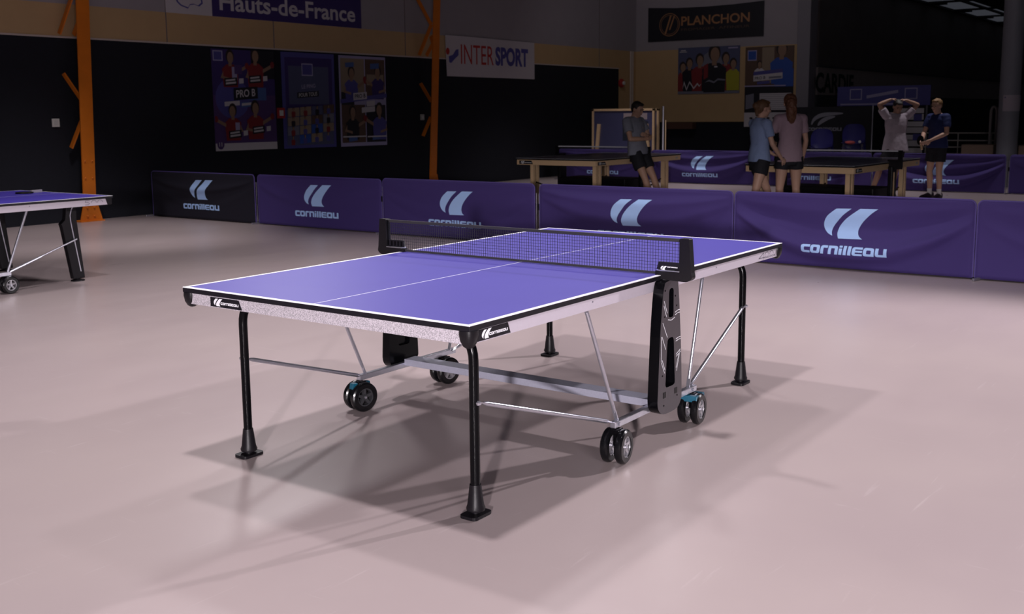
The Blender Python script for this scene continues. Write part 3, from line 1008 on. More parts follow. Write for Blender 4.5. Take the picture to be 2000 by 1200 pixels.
def tabletop(t, mat_top, line_w=0.02, edge_h=0.022, gap=0.003, H=0.76, centre=True):
    for s in (-1, 1):
        a, b = (-1.37, -gap) if s < 0 else (gap, 1.37)
        slab = MB().box(a, b, -0.7625, 0.7625, H-edge_h, H-0.0012).build('playing_board', M['edge'], t, bevel=0.0012)
        MB().box(a+0.0004, b-0.0004, -0.7621, 0.7621, H-0.0012, H-0.0004).build('playing_surface', mat_top, slab)
        m = MB()
        z0, z1 = H-0.0004, H
        m.box(a, b, -0.7625, -0.7625+line_w, z0-.0025, z1); m.box(a, b, 0.7625-line_w, 0.7625, z0-.0025, z1)
        if s < 0:
            m.box(a, a+line_w, -0.7625+line_w, 0.7625-line_w, z0-.0025, z1)
        else:
            m.box(b-line_w, b, -0.7625+line_w, 0.7625-line_w, z0-.0025, z1)
        if centre:
            m.box(a+(line_w if s < 0 else 0), b-(0 if s < 0 else line_w), -0.0018, 0.0018, z0, z1)
        m.build('court_lines', M['line'], slab, weld=False)


def logo_plate(t, org, U, V, L, Hh, flipdark=True, name='logo_plate', slant=0.02):
    org, U, V = Vector(org), Vector(U), Vector(V)
    N = U.cross(V)
    m = MB().shape([[(0, 0), (L, 0), (L-slant, Hh), (0, Hh)]], 0.0016, plane_xf(org, U, V))
    pl = m.build(name, M['edge'], t)
    ws = (L-slant*0.5)*0.60/0.80
    v, f = logo_mesh((L*0.335, Hh*0.30), ws, (L*0.10-0.187*Hh*2.5, Hh*0.06-0.12*Hh*2.85), Hh*2.85)
    lo = plane_xf(org+N*0.0014, U, V)
    MB().mesh(v, f, lo).build('logo', M['white'], pl, weld=False)
    return pl


t = thing('table_tennis_table', 'blue table tennis table with black edge and silver apron in the middle of the floor', 'table', (0, 0, 0))
MAIN = t
tabletop(t, M['blue_top'], 0.018)
# aprons
AZ0, AZ1 = 0.690, 0.738
for sx in (-1, 1):
    MB().box(min(sx*1.362, sx*1.340), max(sx*1.362, sx*1.340), -0.742, 0.742, AZ0, AZ1).build('end_apron', M['apron'], t, bevel=0.002)
for sy in (-1, 1):
    for sx in (-1, 1):
        a, b = sorted((sx*0.012, sx*1.340))
        o = MB().box(a, b, min(sy*0.752, sy*0.732), max(sy*0.752, sy*0.732), AZ0, AZ1).build('side_apron', M['apron2'], t, bevel=0.002)
        for bx in (0.567, 1.05):
            pass
        MB().lathe([(0, 0), (0.004, 0), (0.0035, 0.002), (0, 0.0025)], (sx*0.566, sy*0.752, 0.722), (0, sy, 0), 8).build('rivet', M['steel'], o)
# corner caps: rounded black pods under each corner
for sx in (-1, 1):
    for sy in (-1, 1):
        m = MB()
        lv = [(AZ1, 0.030), (0.725, 0.031), (0.70, 0.027), (0.682, 0.018), (0.676, 0.010)]
        rings = []
        for z, r in lv:
            rg = []
            for k in range(20):
                a = 2*PI*k/20
                ca, sa = math.cos(a), math.sin(a)
                q = 1.0/max(abs(ca), abs(sa))
                q = 1+(q-1)*0.45
                rg.append(m.bm.verts.new((sx*1.343+r*q*ca, sy*0.738+r*q*sa, z)))
            rings.append(rg)
        for a_, b_ in zip(rings, rings[1:]):
            for k in range(20):
                m._face((a_[k], a_[(k+1) % 20], b_[(k+1) % 20], b_[k]))
        m._face(rings[0]); m._face(rings[-1][::-1])
        m.build('corner_cap', M['blackp'], t, smooth=True)
# logo plates and the model lettering
logo_plate(t, (-1.3640, 0.592, 0.6945), (0, -1, 0), (0, 0, 1), 0.192, 0.0385, slant=0.018)
logo_plate(t, (-1.314, -0.7535, 0.6945), (1, 0, 0), (0, 0, 1), 0.19, 0.040, slant=0.016)
m = MB()
xf = plane_xf((1.068, -0.7535, 0.694), (1, 0, 0), (0, 0, 1))


def stroke(m, pts, wd, xf, th=0.0008):
    pts = [Vector((p[0], p[1])) for p in pts]
    for a, b in zip(pts, pts[1:]):
        d = (b-a)
        if d.length < 1e-6:
            continue
        d.normalize(); n = Vector((-d.y, d.x))*wd/2
        a2, b2 = a-d*wd/2, b+d*wd/2
        m.mesh([(a2.x+n.x, a2.y+n.y, 0), (a2.x-n.x, a2.y-n.y, 0), (b2.x-n.x, b2.y-n.y, 0), (b2.x+n.x, b2.y+n.y, 0)], [(0, 1, 2, 3)], xf)


stroke(m, [(0.072, 0.002), (0.072, 0.036), (0.012, 0.011), (0.082, 0.011)], 0.0026, xf)
arc = lambda cx, cy, rx, ry, a0, a1: [(cx+rx*math.cos(a0+(a1-a0)*k/12), cy+ry*math.sin(a0+(a1-a0)*k/12)) for k in range(13)]
stroke(m, arc(0.115, 0.020, 0.024, 0.017, PI, 0), 0.0024, xf)
stroke(m, arc(0.178, 0.020, 0.024, 0.017, PI, 0), 0.0024, xf)
v, f = text2d('INDOOR', 0.0, 0, 1.25)
m.mesh(v, f, lambda p: xf(Vector((0.085+0.145*p.x, 0.004+0.010*p.y, 0))))
m.build('model_lettering', M['ink'], t, weld=False)
# sticker field behind the lettering is the apron itself; legs
for sx in (-1, 1):
    for sy in (-1, 1):
        lg = leg_tube(t, sx, sy, sx*1.175, sy*0.625, 0.7)
        MB().lathe([(0, -0.004), (0.010, -0.004), (0.010, 0.004), (0.006, 0.010), (0, 0.010)], (sx*1.175-0.0*sx, sy*0.625+sy*0.020, 0.43), (0, sy, 0), 6).build('bolt', M['zinc'], lg)
for sx in (-1, 1):
    MB().tube([(sx*1.175, -0.335, 0.697), (sx*1.175, 0.335, 0.697)], 0.0185, 14).build('leg_crossbar', M['blackm'], t, smooth=True)
# chassis
for sy in (-1, 1):
    yr = sy*0.735
    MB().box(-0.375, 0.385, yr-0.014, yr+0.014, 0.152, 0.180).build('side_rail', M['zinc'], t, bevel=0.003)
    for sx, xa, xb, za in ((-1, -0.58, -0.335, 0.20), (1, 0.48, 0.335, 0.20)):
        # flattened ends
        def brace(nm, a, b, r):
            a, b = Vector(a), Vector(b); d = (b-a).normalized()
            m = MB().tube([a+d*0.03, a+d*0.05, b-d*0.05, b-d*0.03], [r*0.6, r, r, r*0.6], 12)
            m.bar(a-d*0.008, a+d*0.045, 0.005, 0.018, (0, 1, 0) if abs(d.y) < 0.9 else (1, 0, 0))
            m.bar(b-d*0.045, b+d*0.008, 0.005, 0.018, (0, 1, 0) if abs(d.y) < 0.9 else (1, 0, 0))
            return m.build(nm, M['zinc'], t, smooth=True)
        brace('diagonal_brace', (xa, sy*0.725, 0.705), (xb, sy*0.728, 0.185), 0.0085)
        brace('leg_brace', (sx*1.165, sy*0.635, 0.43), (sx*0.355, sy*0.722, 0.172), 0.0095)
        MB().lathe([(0, 0), (0.009, 0), (0.009, 0.006), (0, 0.006)], (sx*0.345, sy*0.749, 0.166), (0, sy, 0), 6).build('bolt', M['zinc'], t)
MB().box(-0.045, 0.045, -0.722, 0.722, 0.166, 0.200).build('cross_beam', M['beam'], t, bevel=0.002)
caster(t, -0.36, -0.745, M['hub'], 0, R_(8))
caster(t, 0.345, -0.745, M['hub'], 2, R_(6))
caster(t, -0.375, 0.725, M['darkhub'], 1, R_(-12))
caster(t, 0.29, 0.725, M['hub'], 0, R_(-10))
# upright side plates that carry the two board halves
plate_out = [(-0.118, 0.215), (-0.112, 0.185, 0.0), (-0.085, 0.158), (-0.04, 0.147), (0.04, 0.147), (0.082, 0.158), (0.105, 0.185), (0.110, 0.215), (0.100, 0.40), (0.082, 0.58),
             (0.072, 0.66), (0.062, 0.715), (0.045, 0.738), (-0.045, 0.738), (-0.066, 0.72), (-0.082, 0.66), (-0.100, 0.50)]
plate_out = catmull([(p[0], p[1]) for p in plate_out]+[(plate_out[0][0], plate_out[0][1])], 3)[:-1]
slot1 = rounded([(-0.026, 0.575, 0.02), (0.022, 0.575, 0.02), (0.020, 0.705, 0.02), (-0.022, 0.705, 0.02)])
slot2 = rounded([(-0.048, 0.265, 0.02), (0.044, 0.265, 0.02), (0.026, 0.485, 0.022), (-0.032, 0.485, 0.022)])
for sy in (-1, 1):
    yc = sy*0.783
    m = MB().shape([plate_out, slot1, slot2], 0.050, lambda p: Vector((p.x, yc+p.z, p.y)))
    pl = m.build('side_plate', mats=[M['plate'], M['blackm']], parent=t, bevel=0.006, seg=3)
    for q in pl.data.polygons:
        if q.normal.y*sy < 0.5:
            q.material_index = 1
    # closed inner backing, slightly recessed
    MB().shape([[(x*0.90, 0.18+(z-0.15)*0.90) for x, z in plate_out]], 0.006, lambda p: Vector((p.x, yc-sy*0.005+p.z, p.y))).build('plate_backing', M['blackm'], pl)
    m = MB()
    yf = yc+sy*0.0256
    xf = (lambda p: Vector((p.x, yf, p.y)))
    for pts in ([(-0.068, 0.655), (-0.040, 0.60)], [(-0.070, 0.635), (-0.046, 0.585)], [(-0.078, 0.56), (-0.036, 0.492)], [(-0.084, 0.50), (-0.050, 0.44)],
                [(-0.090, 0.50), (-0.090, 0.39), (-0.058, 0.335)], [(-0.080, 0.395), (-0.056, 0.35)],
                [(0.036, 0.592), (0.058, 0.598), (0.078, 0.598)], [(0.036, 0.580), (0.058, 0.586), (0.078, 0.586)], [(0.046, 0.470), (0.070, 0.474), (0.088, 0.474)], [(0.046, 0.460), (0.070, 0.464), (0.088, 0.464)],
                [(0.050, 0.40), (0.088, 0.416)], [(0.052, 0.39), (0.09, 0.405)], [(0.086, 0.41), (0.056, 0.325)], [(0.078, 0.40), (0.050, 0.34)], [(-0.03, 0.568), (0.0, 0.562), (0.03, 0.57)]):
        stroke(m, pts, 0.0032, xf)
    m.build('white_graphic', M['white'], pl, weld=False)
    for x_, z_ in ((-0.058, 0.70), (0.036, 0.665), (-0.06, 0.585), (0.05, 0.62), (-0.075, 0.325), (0.065, 0.21), (-0.06, 0.188)):
        MB().lathe([(0, 0), (0.0045, 0), (0.004, 0.0015), (0, 0.002)], (x_, yc+sy*0.025, z_), (0, sy, 0), 8).build('screw', M['blackm'], pl)
    for x_ in (-0.055, 0.052):
        MB().box(x_-0.012, x_+0.012, yc+sy*0.0255-0.001, yc+sy*0.0255+0.001, 0.222, 0.248).build('hole_plug', M['blackm'], pl)
    # zinc strap inside the upper slot
    MB().box(-0.016, -0.008, yc+sy*0.004-0.003, yc+sy*0.004+0.003, 0.585, 0.68).build('strap', M['zinc'], pl)
    MB().box(-0.014, 0.022, yc-0.012, yc+0.012, 0.730, 0.752).build('bracket', M['zinc'], pl, bevel=0.002)
# net posts, net and tape
for sy in (-1, 1):
    sg = lambda y: sy*y
    # local 2D profile in (|y|, z)
    prof = rounded([(0.735, 0.750), (0.745, 0.742, 0.004), (0.890, 0.738, 0.02), (0.915, 0.755, 0.012), (0.909, 0.780), (0.897, 0.926, 0.004), (0.852, 0.926, 0.004), (0.850, 0.818), (0.850, 0.785, 0.004), (0.735, 0.778)])
    m = MB().shape([prof], 0.034, lambda p: Vector((p.z, sy*p.x, p.y)))
    post = m.build('net_post', M['blackp'], t, bevel=0.003)
    MB().box(-0.0185, 0.0185, min(sg(0.745), sg(0.852)), max(sg(0.745), sg(0.852)), 0.779, 0.7835).build('silver_strip', M['zinc'], post, bevel=0.001)
    lp = [(0.735, 0.784), (0.852, 0.784), (0.852, 0.818), (0.744, 0.818)]
    plt = MB().shape([lp], 0.012, lambda p: Vector((p.z, sy*p.x, p.y))).build('net_sleeve', M['edge'], post, bevel=0.002)
    if sy < 0:
        v, f = logo_mesh((0.045, 0.0105), 0.062, (0.001, -0.010), 0.062)
        MB().mesh(v, f, lambda p: Vector((-0.0075, -0.744-p.x, 0.784+p.y))).build('logo', M['white'], plt, weld=False)
    else:
        m = MB()
        for k in range(4):
            m.box(-0.008, -0.006, 0.752+k*0.022, 0.760+k*0.022, 0.788, 0.812)
        m.build('ribs', M['blackm'], plt, weld=False)
    MB().box(-0.006, 0.006, min(sg(0.845), sg(0.860)), max(sg(0.845), sg(0.860)), 0.79, 0.918).build('net_clamp', M['blackm'], post)
nt_ = net_mesh(-0.850, 0.850, 0.772, 0.912).build('net', M['net'], t, weld=False)
MB().box(-0.003, 0.003, -0.853, 0.853, 0.9085, 0.9235).build('top_tape', M['tape'], nt_, bevel=0.002)
MB().box(-0.0025, 0.0025, -0.80, 0.80, 0.7615, 0.7725).build('bottom_cord', M['tape'], nt_, bevel=0.001)

# ------------------------------------------------------------------ left table (cut by the frame)
t = thing('table_tennis_table', 'blue table tennis table with silver apron cut off by the left edge', 'table', (0.257, 6.487, 0), R_(0.57))
tabletop(t, M['blue_top2'], 0.018)
for sx in (-1, 1):
    MB().box(min(sx*1.362, sx*1.340), max(sx*1.362, sx*1.340), -0.742, 0.742, 0.682, 0.738).build('end_apron', M['apron2'], t, bevel=0.002)
for sy in (-1, 1):
    for sx in (-1, 1):
        a, b = sorted((sx*0.012, sx*1.325))
        o = MB().box(a, b, min(sy*0.752, sy*0.732), max(sy*0.752, sy*0.732), 0.682, 0.738).build('side_apron', M['apron2'], t, bevel=0.002)
        MB().lathe([(0, 0), (0.005, 0), (0.004, 0.002), (0, 0.0025)], (sx*0.566, sy*0.752, 0.722), (0, sy, 0), 8).build('rivet', M['steel'], o)
        MB().shape([[(0, 0), (0.045, 0), (0.045, 0.056), (-0.018, 0.056)]] if sx > 0 else [[(0, 0), (-0.045, 0), (-0.045, 0.056), (0.018, 0.056)]], 0.03,
                   lambda p: Vector((sx*1.318+p.x, sy*0.742+p.z, 0.682+p.y))).build('corner_cap', M['blackp'], t, bevel=0.003)
m = MB()
xf = plane_xf((1.085, -0.7535, 0.690), (1, 0, 0), (0, 0, 1))
stroke(m, [(0.055, 0.040), (0.010, 0.040), (0.010, 0.024), (0.035, 0.024), (0.052, 0.016), (0.040, 0.004), (0.008, 0.004)], 0.003, xf)
stroke(m, arc(0.095, 0.018, 0.026, 0.022, PI, 0), 0.0028, xf)
stroke(m, arc(0.158, 0.018, 0.026, 0.022, PI, 0), 0.0028, xf)
m.build('model_lettering', M['ink'], t, weld=False)
for sx in (-1, 1):
    for sy in (-1, 1):
        # broad black blade leg, leaning outward to the foot
        prof = [(0.985, 0.69), (1.065, 0.69), (1.085, 0.63), (1.080, 0.55), (1.125, 0.022), (1.010, 0.022), (0.935, 0.50), (0.925, 0.53), (0.965, 0.565), (0.975, 0.62)]
        lg = MB().shape([[(sx*p[0], p[1]) for p in prof]], 0.055, lambda p: Vector((p.x, sy*0.60+p.z, p.y))).build('leg', M['blackp'], t, bevel=0.006)
        lg2 = MB()
        for yo in (-0.029, 0.029):
            pts = [(sx*1.055, 0.69), (sx*1.030, 0.65), (sx*1.015, 0.60), (sx*1.018, 0.54), (sx*1.035, 0.42), (sx*1.085, 0.09)]
            stroke(lg2, pts, 0.009, lambda p: Vector((p.x, sy*0.60+yo+p.z, p.y)))
        lg2.build('silver_trim', M['zinc'], lg, weld=False)
        MB().lathe([(0, 0), (0.062, 0), (0.058, 0.010), (0.02, 0.018), (0.02, 0.03), (0, 0.03)], (sx*1.065, sy*0.60, 0), (0, 0, 1), 20).build('foot', M['blackp'], lg, smooth=True)
        MB().tube([(sx*1.055, sy*0.645, 0.385), (sx*0.66, sy*0.68, 0.265)], 0.0075, 10).tube([(sx*0.68, sy*0.68, 0.27), (sx*0.345, sy*0.70, 0.165)], 0.012, 10).build('leg_brace', M['zinc'], t, smooth=True)
        MB().tube([(sx*0.56, sy*0.715, 0.69), (sx*0.345, sy*0.715, 0.175)], 0.011, 10).build('diagonal_brace', M['zinc'], t, smooth=True)
        caster(t, sx*0.33, sy*0.745, M['hub'], 0, 0)
    MB().box(-0.36, 0.36, sx*0.735-0.016, sx*0.735+0.016, 0.15, 0.182).build('side_rail', M['zinc'], t, bevel=0.003)
    MB().shape([plate_out], 0.04, lambda p: Vector((p.x, sx*0.783+p.z, p.y))).build('side_plate', M['plate'], t, bevel=0.005)
    MB().box(-0.015, 0.015, min(sx*0.74, sx*0.90), max(sx*0.74, sx*0.90), 0.74, 0.78).box(-0.015, 0.015, min(sx*0.86, sx*0.90), max(sx*0.86, sx*0.90), 0.78, 0.92).build('net_post', M['blackp'], t, weld=False)
MB().box(-0.04, 0.04, -0.72, 0.72, 0.16, 0.19).build('cross_beam', M['beam'], t)
n2 = net_mesh(-0.86, 0.86, 0.765, 0.912).build('net', M['net'], t, weld=False)
MB().box(-0.003, 0.003, -0.86, 0.86, 0.9085, 0.9235).build('top_tape', M['white_tape'], n2)

# paddle lying on that table
t = thing('table_tennis_racket', 'black racket with pale handle lying on the left table', 'racket', (1.42, 6.765, 0.761), R_(4))
MB().shape([[(-0.045+0.082*math.cos(2*PI*k/28), 0.076*math.sin(2*PI*k/28)) for k in range(28)]], 0.012, lambda p: Vector((p.x, p.y, 0.007+p.z))).build('blade', M['edge'], t, bevel=0.002)
MB().shape([rounded([(0.025, -0.012), (0.06, -0.014), (0.135, -0.016, 0.006), (0.135, 0.016, 0.006), (0.06, 0.014), (0.025, 0.012)])], 0.024, lambda p: Vector((p.x, p.y, 0.013+p.z))).build('handle', mat('pale_handle', (0.55, 0.50, 0.52), 0.5), t, bevel=0.003)


# ------------------------------------------------------------------ wooden competition tables
def wood_table(label, loc, rz):
    t = thing('table_tennis_table', label, 'table', loc, rz, 'wooden competition tables')
    tabletop(t, M['dark_top'], 0.016, 0.024)
    z0, z1 = 0.655, 0.736
    for sx in (-1, 1):
        MB().box(min(sx*1.362, sx*1.335), max(sx*1.362, sx*1.335), -0.752, 0.752, z0, z1).build('end_apron', M['wood'], t, bevel=0.003)
        logo_plate(t, (sx*1.3640, -sx*0.70 if sx > 0 else 0.70, 0.668), (0, sx, 0), (0, 0, 1), 0.27, 0.055, slant=0.03)
    for sy in (-1, 1):
        MB().box(-1.335, -0.012, min(sy*0.755, sy*0.728), max(sy*0.755, sy*0.728), z0, z1).build('side_apron', M['wood'], t, bevel=0.003)
        MB().box(0.012, 1.335, min(sy*0.755, sy*0.728), max(sy*0.755, sy*0.728), z0, z1).build('side_apron', M['wood'], t, bevel=0.003)
        logo_plate(t, (-sy*-1.30 if sy < 0 else 1.30, 0, 0) if False else ((-1.30, -0.7565, 0.668) if sy < 0 else (1.30, 0.7565, 0.668)), (-sy, 0, 0), (0, 0, 1), 0.24, 0.050, slant=0.03)
        MB().box(1.18 if sy < 0 else -1.25, 1.25 if sy < 0 else -1.18, sy*0.7565-0.0008, sy*0.7565+0.0008, 0.68, 0.71).build('maker_badge', MATS['grey_switch_plastic'], t)
    for sx in (-1, 1):
        for sy in (-1, 1):
            m = MB()
            x, y = sx*1.08, sy*0.60
            m.box(x-0.085, x-0.012, y-0.03, y+0.03, 0.015, z0)
            m.box(x+0.012, x+0.085, y-0.03, y+0.03, 0.015, z0)
            lg = m.build('leg', M['wood'], t, bevel=0.004, weld=False)
            MB().box(x-0.012, x+0.012, y-0.02, y+0.02, 0.0, z0).build('leg_core', M['blackm'], lg)
            MB().tube([(x, y-sy*0.03, 0.36), (sx*0.42, sy*0.60, 0.20)], 0.012, 8).build('leg_brace', M['blackm'], t)
    # black undercarriage
    MB().box(-0.34, 0.34, -0.66, 0.66, 0.19, 0.40).build('trolley', M['blackp'], t, bevel=0.01)
    for sx in (-1, 1):
        for sy in (-1, 1):
            MB().bar((sx*0.30, sy*0.62, 0.20), (sx*0.46, sy*0.66, 0.045), 0.03, 0.03).build('trolley_foot', M['blackm'], t)
            MB().lathe([(0, -0.02), (0.035, -0.02), (0.04, 0), (0.035, 0.02), (0, 0.02)], (sx*0.47, sy*0.66, 0.04), (0, 1, 0), 16).build('wheel', M['rubber'], t, smooth=True)
    for sy in (-1, 1):
        y = sy*0.80
        MB().box(-0.10, 0.10, y-0.03, y+0.03, 0.10, 0.70).build('side_plate', M['blackp'], t, bevel=0.01)
        MB().box(-0.035, 0.0, y-0.036 if sy < 0 else y+0.03, y-0.03 if sy < 0 else y+0.036, 0.02, 0.62).build('wood_strip', M['wood'], t)
        MB().box(-0.03, 0.03, min(sy*0.74, sy*0.93), max(sy*0.74, sy*0.93), 0.66, 0.79).box(-0.02, 0.02, min(sy*0.875, sy*0.93), max(sy*0.875, sy*0.93), 0.79, 0.92).build('net_post', M['blackp'], t, weld=False)
    n = net_mesh(-0.88, 0.88, 0.765, 0.905, 0.02, 0.001).build('net', M['net'], t, weld=False)
    MB().box(-0.004, 0.004, -0.89, 0.89, 0.899, 0.918).build('top_tape', M['white_tape'], n)
    return t


F1 = wood_table('wooden competition table the man in the grey shirt leans against', (11.315, 6.384, 0), R_(-1.17))
F2 = copy_tree(F1)
F2.location = (11.0, 2.29, 0); F2.rotation_euler.z = R_(-1.68)
F2['label'] = 'wooden competition table that two women and two men stand around'

# folded table on its edge behind the leaning man
t = thing('folded_table', 'folded wooden-framed table standing upright behind the leaning man', 'table', (17.0, 9.20, 0), -PI/2)
w2, h2 = 0.80, 1.56
for y in (-0.10, 0.10):
    b = MB().box(-w2+0.03, w2-0.03, y-0.012, y+0.012, 0.16, h2-0.03).build('board', M['dark_top'], t)
    MB().box(-w2, -w2+0.05, y-0.03, y+0.03, 0.15, h2).box(w2-0.05, w2, y-0.03, y+0.03, 0.15, h2).box(-w2, w2, y-0.03, y+0.03, h2-0.05, h2).box(-w2, w2, y-0.03, y+0.03, 0.13, 0.18).build('frame', M['wood'], t, bevel=0.003, weld=False)
for x, tl in ((-0.60, 0.05), (0.48, -0.06), (0.62, -0.06)):
    MB().bar((x-tl, -0.16, 0.55), (x, -0.14, 1.22), 0.075, 0.05, (0, 1, 0)).build('leg', M['wood'], t, bevel=0.003)
MB().box(0.02, 0.62, -0.115, -0.113, 1.32, 1.46).build('label_strip', mat('dull_pink_label', (0.45, 0.36, 0.38), 0.6), t)
MB().box(0.0, 0.64, -0.113, -0.1125, 0.85, 1.28).build('inner_panel', mat('slate_panel', (0.03, 0.035, 0.055), 0.5), t)
MB().box(-0.7, 0.7, -0.16, 0.16, 0.06, 0.13).build('trolley', M['blackp'], t)
for sx in (-1, 1):
    for sy in (-1, 1):
        MB().lathe([(0, -0.02), (0.045, -0.02), (0.05, 0), (0.045, 0.02), (0, 0.02)], (sx*0.6, sy*0.16, 0.05), (0, 1, 0), 16).build('wheel', M['rubber'], t, smooth=True)
# second folded table seen edge on
t = thing('folded_table', 'second folded table seen edge-on, right end of the upright pair', 'table', (17.25, 8.42, 0), R_(28.6))
MB().box(-0.70, 0.70, -0.045, -0.015, 0.10, 1.60).build('board', M['steel'], t, bevel=0.004)
MB().box(-0.70, 0.70, -0.095, -0.070, 0.30, 1.30).build('leg_frame', M['wood'], t, bevel=0.004)
MB().box(-0.70, 0.70, -0.070, 0.03, 0.04, 0.10).build('trolley', M['blackp'], t)
# low brown shelf under the beige panel
sh = MB().box(-0.36, 0.36, -0.12, 0.12, 0.0, 0.17).build('wall_shelf', mat('dull_brown_board', (0.10, 0.045, 0.03), 0.7), None, (XB-0.12, 9.67, 1.045), -PI/2, bevel=0.01)
tag(sh, 'brown wooden box shelf under the beige panel behind the back barriers', 'shelf')

# ------------------------------------------------------------------ annex objects
t = thing('backdrop_banner', 'black backdrop banner with grey swoosh logo behind the blue chairs', 'banner', (19.9, 5.55, 0), -PI/2)
MB().box(-0.85, 0.95, -0.01, 0.01, 0.05, 1.56).build('cloth', mat('black_banner_cloth', (0.018, 0.018, 0.026), 0.8, var=0.2), t)
gp = mat('grey_print', (0.30, 0.30, 0.36), 0.7)
m = MB()
bxf = lambda p: Vector((p.x, -0.0115, p.y))


def ribbon(m, pts, wd, xf):
    pts = catmull(pts, 8)
    L_, R2 = [], []
    for i, p in enumerate(pts):
        a = Vector(pts[max(i-1, 0)]); b = Vector(pts[min(i+1, len(pts)-1)]); d = (b-a).normalized(); n = Vector((-d.y, d.x))*wd*0.5*math.sin(PI*(0.08+0.84*i/(len(pts)-1)))
        L_.append((p[0]+n.x, p[1]+n.y, 0)); R2.append((p[0]-n.x, p[1]-n.y, 0))
    k = len(pts)
    m.mesh(L_+R2, [(i, i+1, k+i+1, k+i) for i in range(k-1)], xf)


ribbon(m, [(-0.42, 1.16), (-0.36, 1.28), (-0.20, 1.37), (0.05, 1.40), (0.30, 1.41)], 0.09, bxf)
ribbon(m, [(-0.27, 1.14), (-0.20, 1.22), (-0.06, 1.30), (0.12, 1.34)], 0.09, bxf)
v, f = logo_mesh((-0.52, 1.02), 1.0, (0, 5), 0.001)
n_w = len(_cache['w'][0])
m.mesh(v[:n_w], [q for q in f if max(q) < n_w], bxf)
m.build('printed_logo', gp, t, weld=False)
for x in (-0.86, 0.96):
    MB().tube([(x, 0, 0), (x, 0, 1.58)], 0.015, 8).build('pole', M['steel'], t)
    MB().box(x-0.03, x+0.03, -0.2, 0.2, 0, 0.02).build('foot', M['steel'], t)

t = thing('display_board', 'wide blue display board above the man with hands on head', 'board', (21.6, 4.9, 0), -PI/2)
bo = MB().box(-1.08, 1.08, -0.02, 0.02, 1.58, 2.035).build('panel', PC['blue'], t)
for x in (-0.78, 0.50):
    MB().box(x, x+0.29, -0.023, -0.021, 1.72, 1.98).build('frame_square', PC['lilac'], bo)
    MB().box(x+0.025, x+0.265, -0.026, -0.0235, 1.745, 1.955).build('inner_square', PC['blue'], bo)
MB().shape([[(-0.38, 1.75), (0.35, 1.87), (0.35, 1.94), (-0.38, 1.82)]], 0.002, lambda p: Vector((p.x, -0.022+p.z, p.y))).build('slanted_bar', PC['lilac'], bo)
MB().box(-1.0, 0.3, -0.023, -0.021, 1.60, 1.635).build('lower_bar', PC['lilac'], bo)
for x in (-1.0, 1.0):
    MB().box(x-0.02, x+0.02, 0.02, 0.06, 0, 2.0).build('post', M['steel'], t)
t = thing('results_board', 'pale results board of stacked strips between the two men', 'board', (21.2, 4.14, 0), -PI/2)
MB().box(-0.36, 0.32, -0.015, 0.015, 0.0, 1.56).build('panel', M['blackp'], t)
for k in range(7):
    MB().box(-0.34, 0.30, -0.020, -0.015, 0.50+k*0.15, 0.50+k*0.15+(0.13 if k % 2 else 0.11)).build('strip', PC['white'], t)
for k in (2, 5):
    MB().box(0.08, 0.26, -0.023, -0.020, 0.50+k*0.15-0.02, 0.50+k*0.15+0.13).build('blue_square', PC['blue'], t)


def chair(label, loc, rz, leg_to=None, group=None):
    t = thing('plastic_chair', label, 'chair', loc, rz, group)
    blue = mat('dark_blue_plastic', (0.025, 0.022, 0.16), 0.4, var=0.05)
    m = MB()
    # curved shell: backrest and seat
    nu, nv = 12, 14
    vs = []
    for off in (0.0, 0.012):
        for j in range(nv+1):
            q = j/nv
            if q < 0.5:
                a = q/0.5
                px, pz, hw = 0.22-0.40*a, 0.44-0.02*a, 0.21-0.01*a
            else:
                a = (q-0.5)/0.5
                px, pz, hw = -0.18-0.10*a, 0.42+0.40*a, 0.20+0.02*math.sin(a*PI)-0.05*max(0, a-0.8)*4
            for i in range(nu+1):
                s_ = -1+2*i/nu
                vs.append((px-off+(0.05*s_*s_ if q > 0.5 else 0), hw*s_, pz-off*(1 if q < 0.5 else 0)+(0.03*s_*s_ if q < 0.5 else -0.03*s_**4*(q-0.5)*2)))
    n1 = (nu+1)*(nv+1)
    fs = []
    for j in range(nv):
        for i in range(nu):
            a = j*(nu+1)+i
            fs.append((a, a+1, a+nu+2, a+nu+1)); fs.append((n1+a+nu+1, n1+a+nu+2, n1+a+1, n1+a))
    for j in range(nv):
        for i in (0, nu):
            a = j*(nu+1)+i
            fs.append((a, a+nu+1, n1+a+nu+1, n1+a))
    for i in range(nu):
        for j in (0, nv):
            a = j*(nu+1)+i
            fs.append((a, a+1, n1+a+1, n1+a))
    m.mesh(vs, fs).build('shell', blue, t, smooth=True)
    for sx in (-1, 1):
        for sy in (-1, 1):
            MB().tube([(sx*0.16-0.02, sy*0.17, 0.43), (sx*0.21-0.02, sy*0.22, 0.012)], 0.011, 8).build('leg', M['steel'], t)
    return t


GC = 'blue plastic chairs stacked in front of the backdrop banner'
for (yy, name, n, zoff) in ((4.78, 'left stack', 4, 0.0), (4.12, 'right stack', 5, 0.0)):
    for k in range(n):
        chair('dark blue plastic chair in the %s, %s' % (name, ['bottom chair', 'second from the floor', 'third from the floor', 'fourth from the floor' if n > 4 else 'top chair', 'top chair'][k]),
              (17.3-0.02*k, yy, 0.002+0.095*k), PI+0.25, group=GC)
tw = MB().ell((0, 0, 0.03), (0.16, 0.10, 0.035)).build('towel', mat('red_white_towel', (0.45, 0.08, 0.08), 0.9, var=0.8, scale=6), None, (17.05, 4.50, 0.83), 0.5, smooth=True)
tag(tw, 'red towel lying on the chairs of the right blue stack', 'towel')
tw.location = (17.05, 4.12, 0.815)

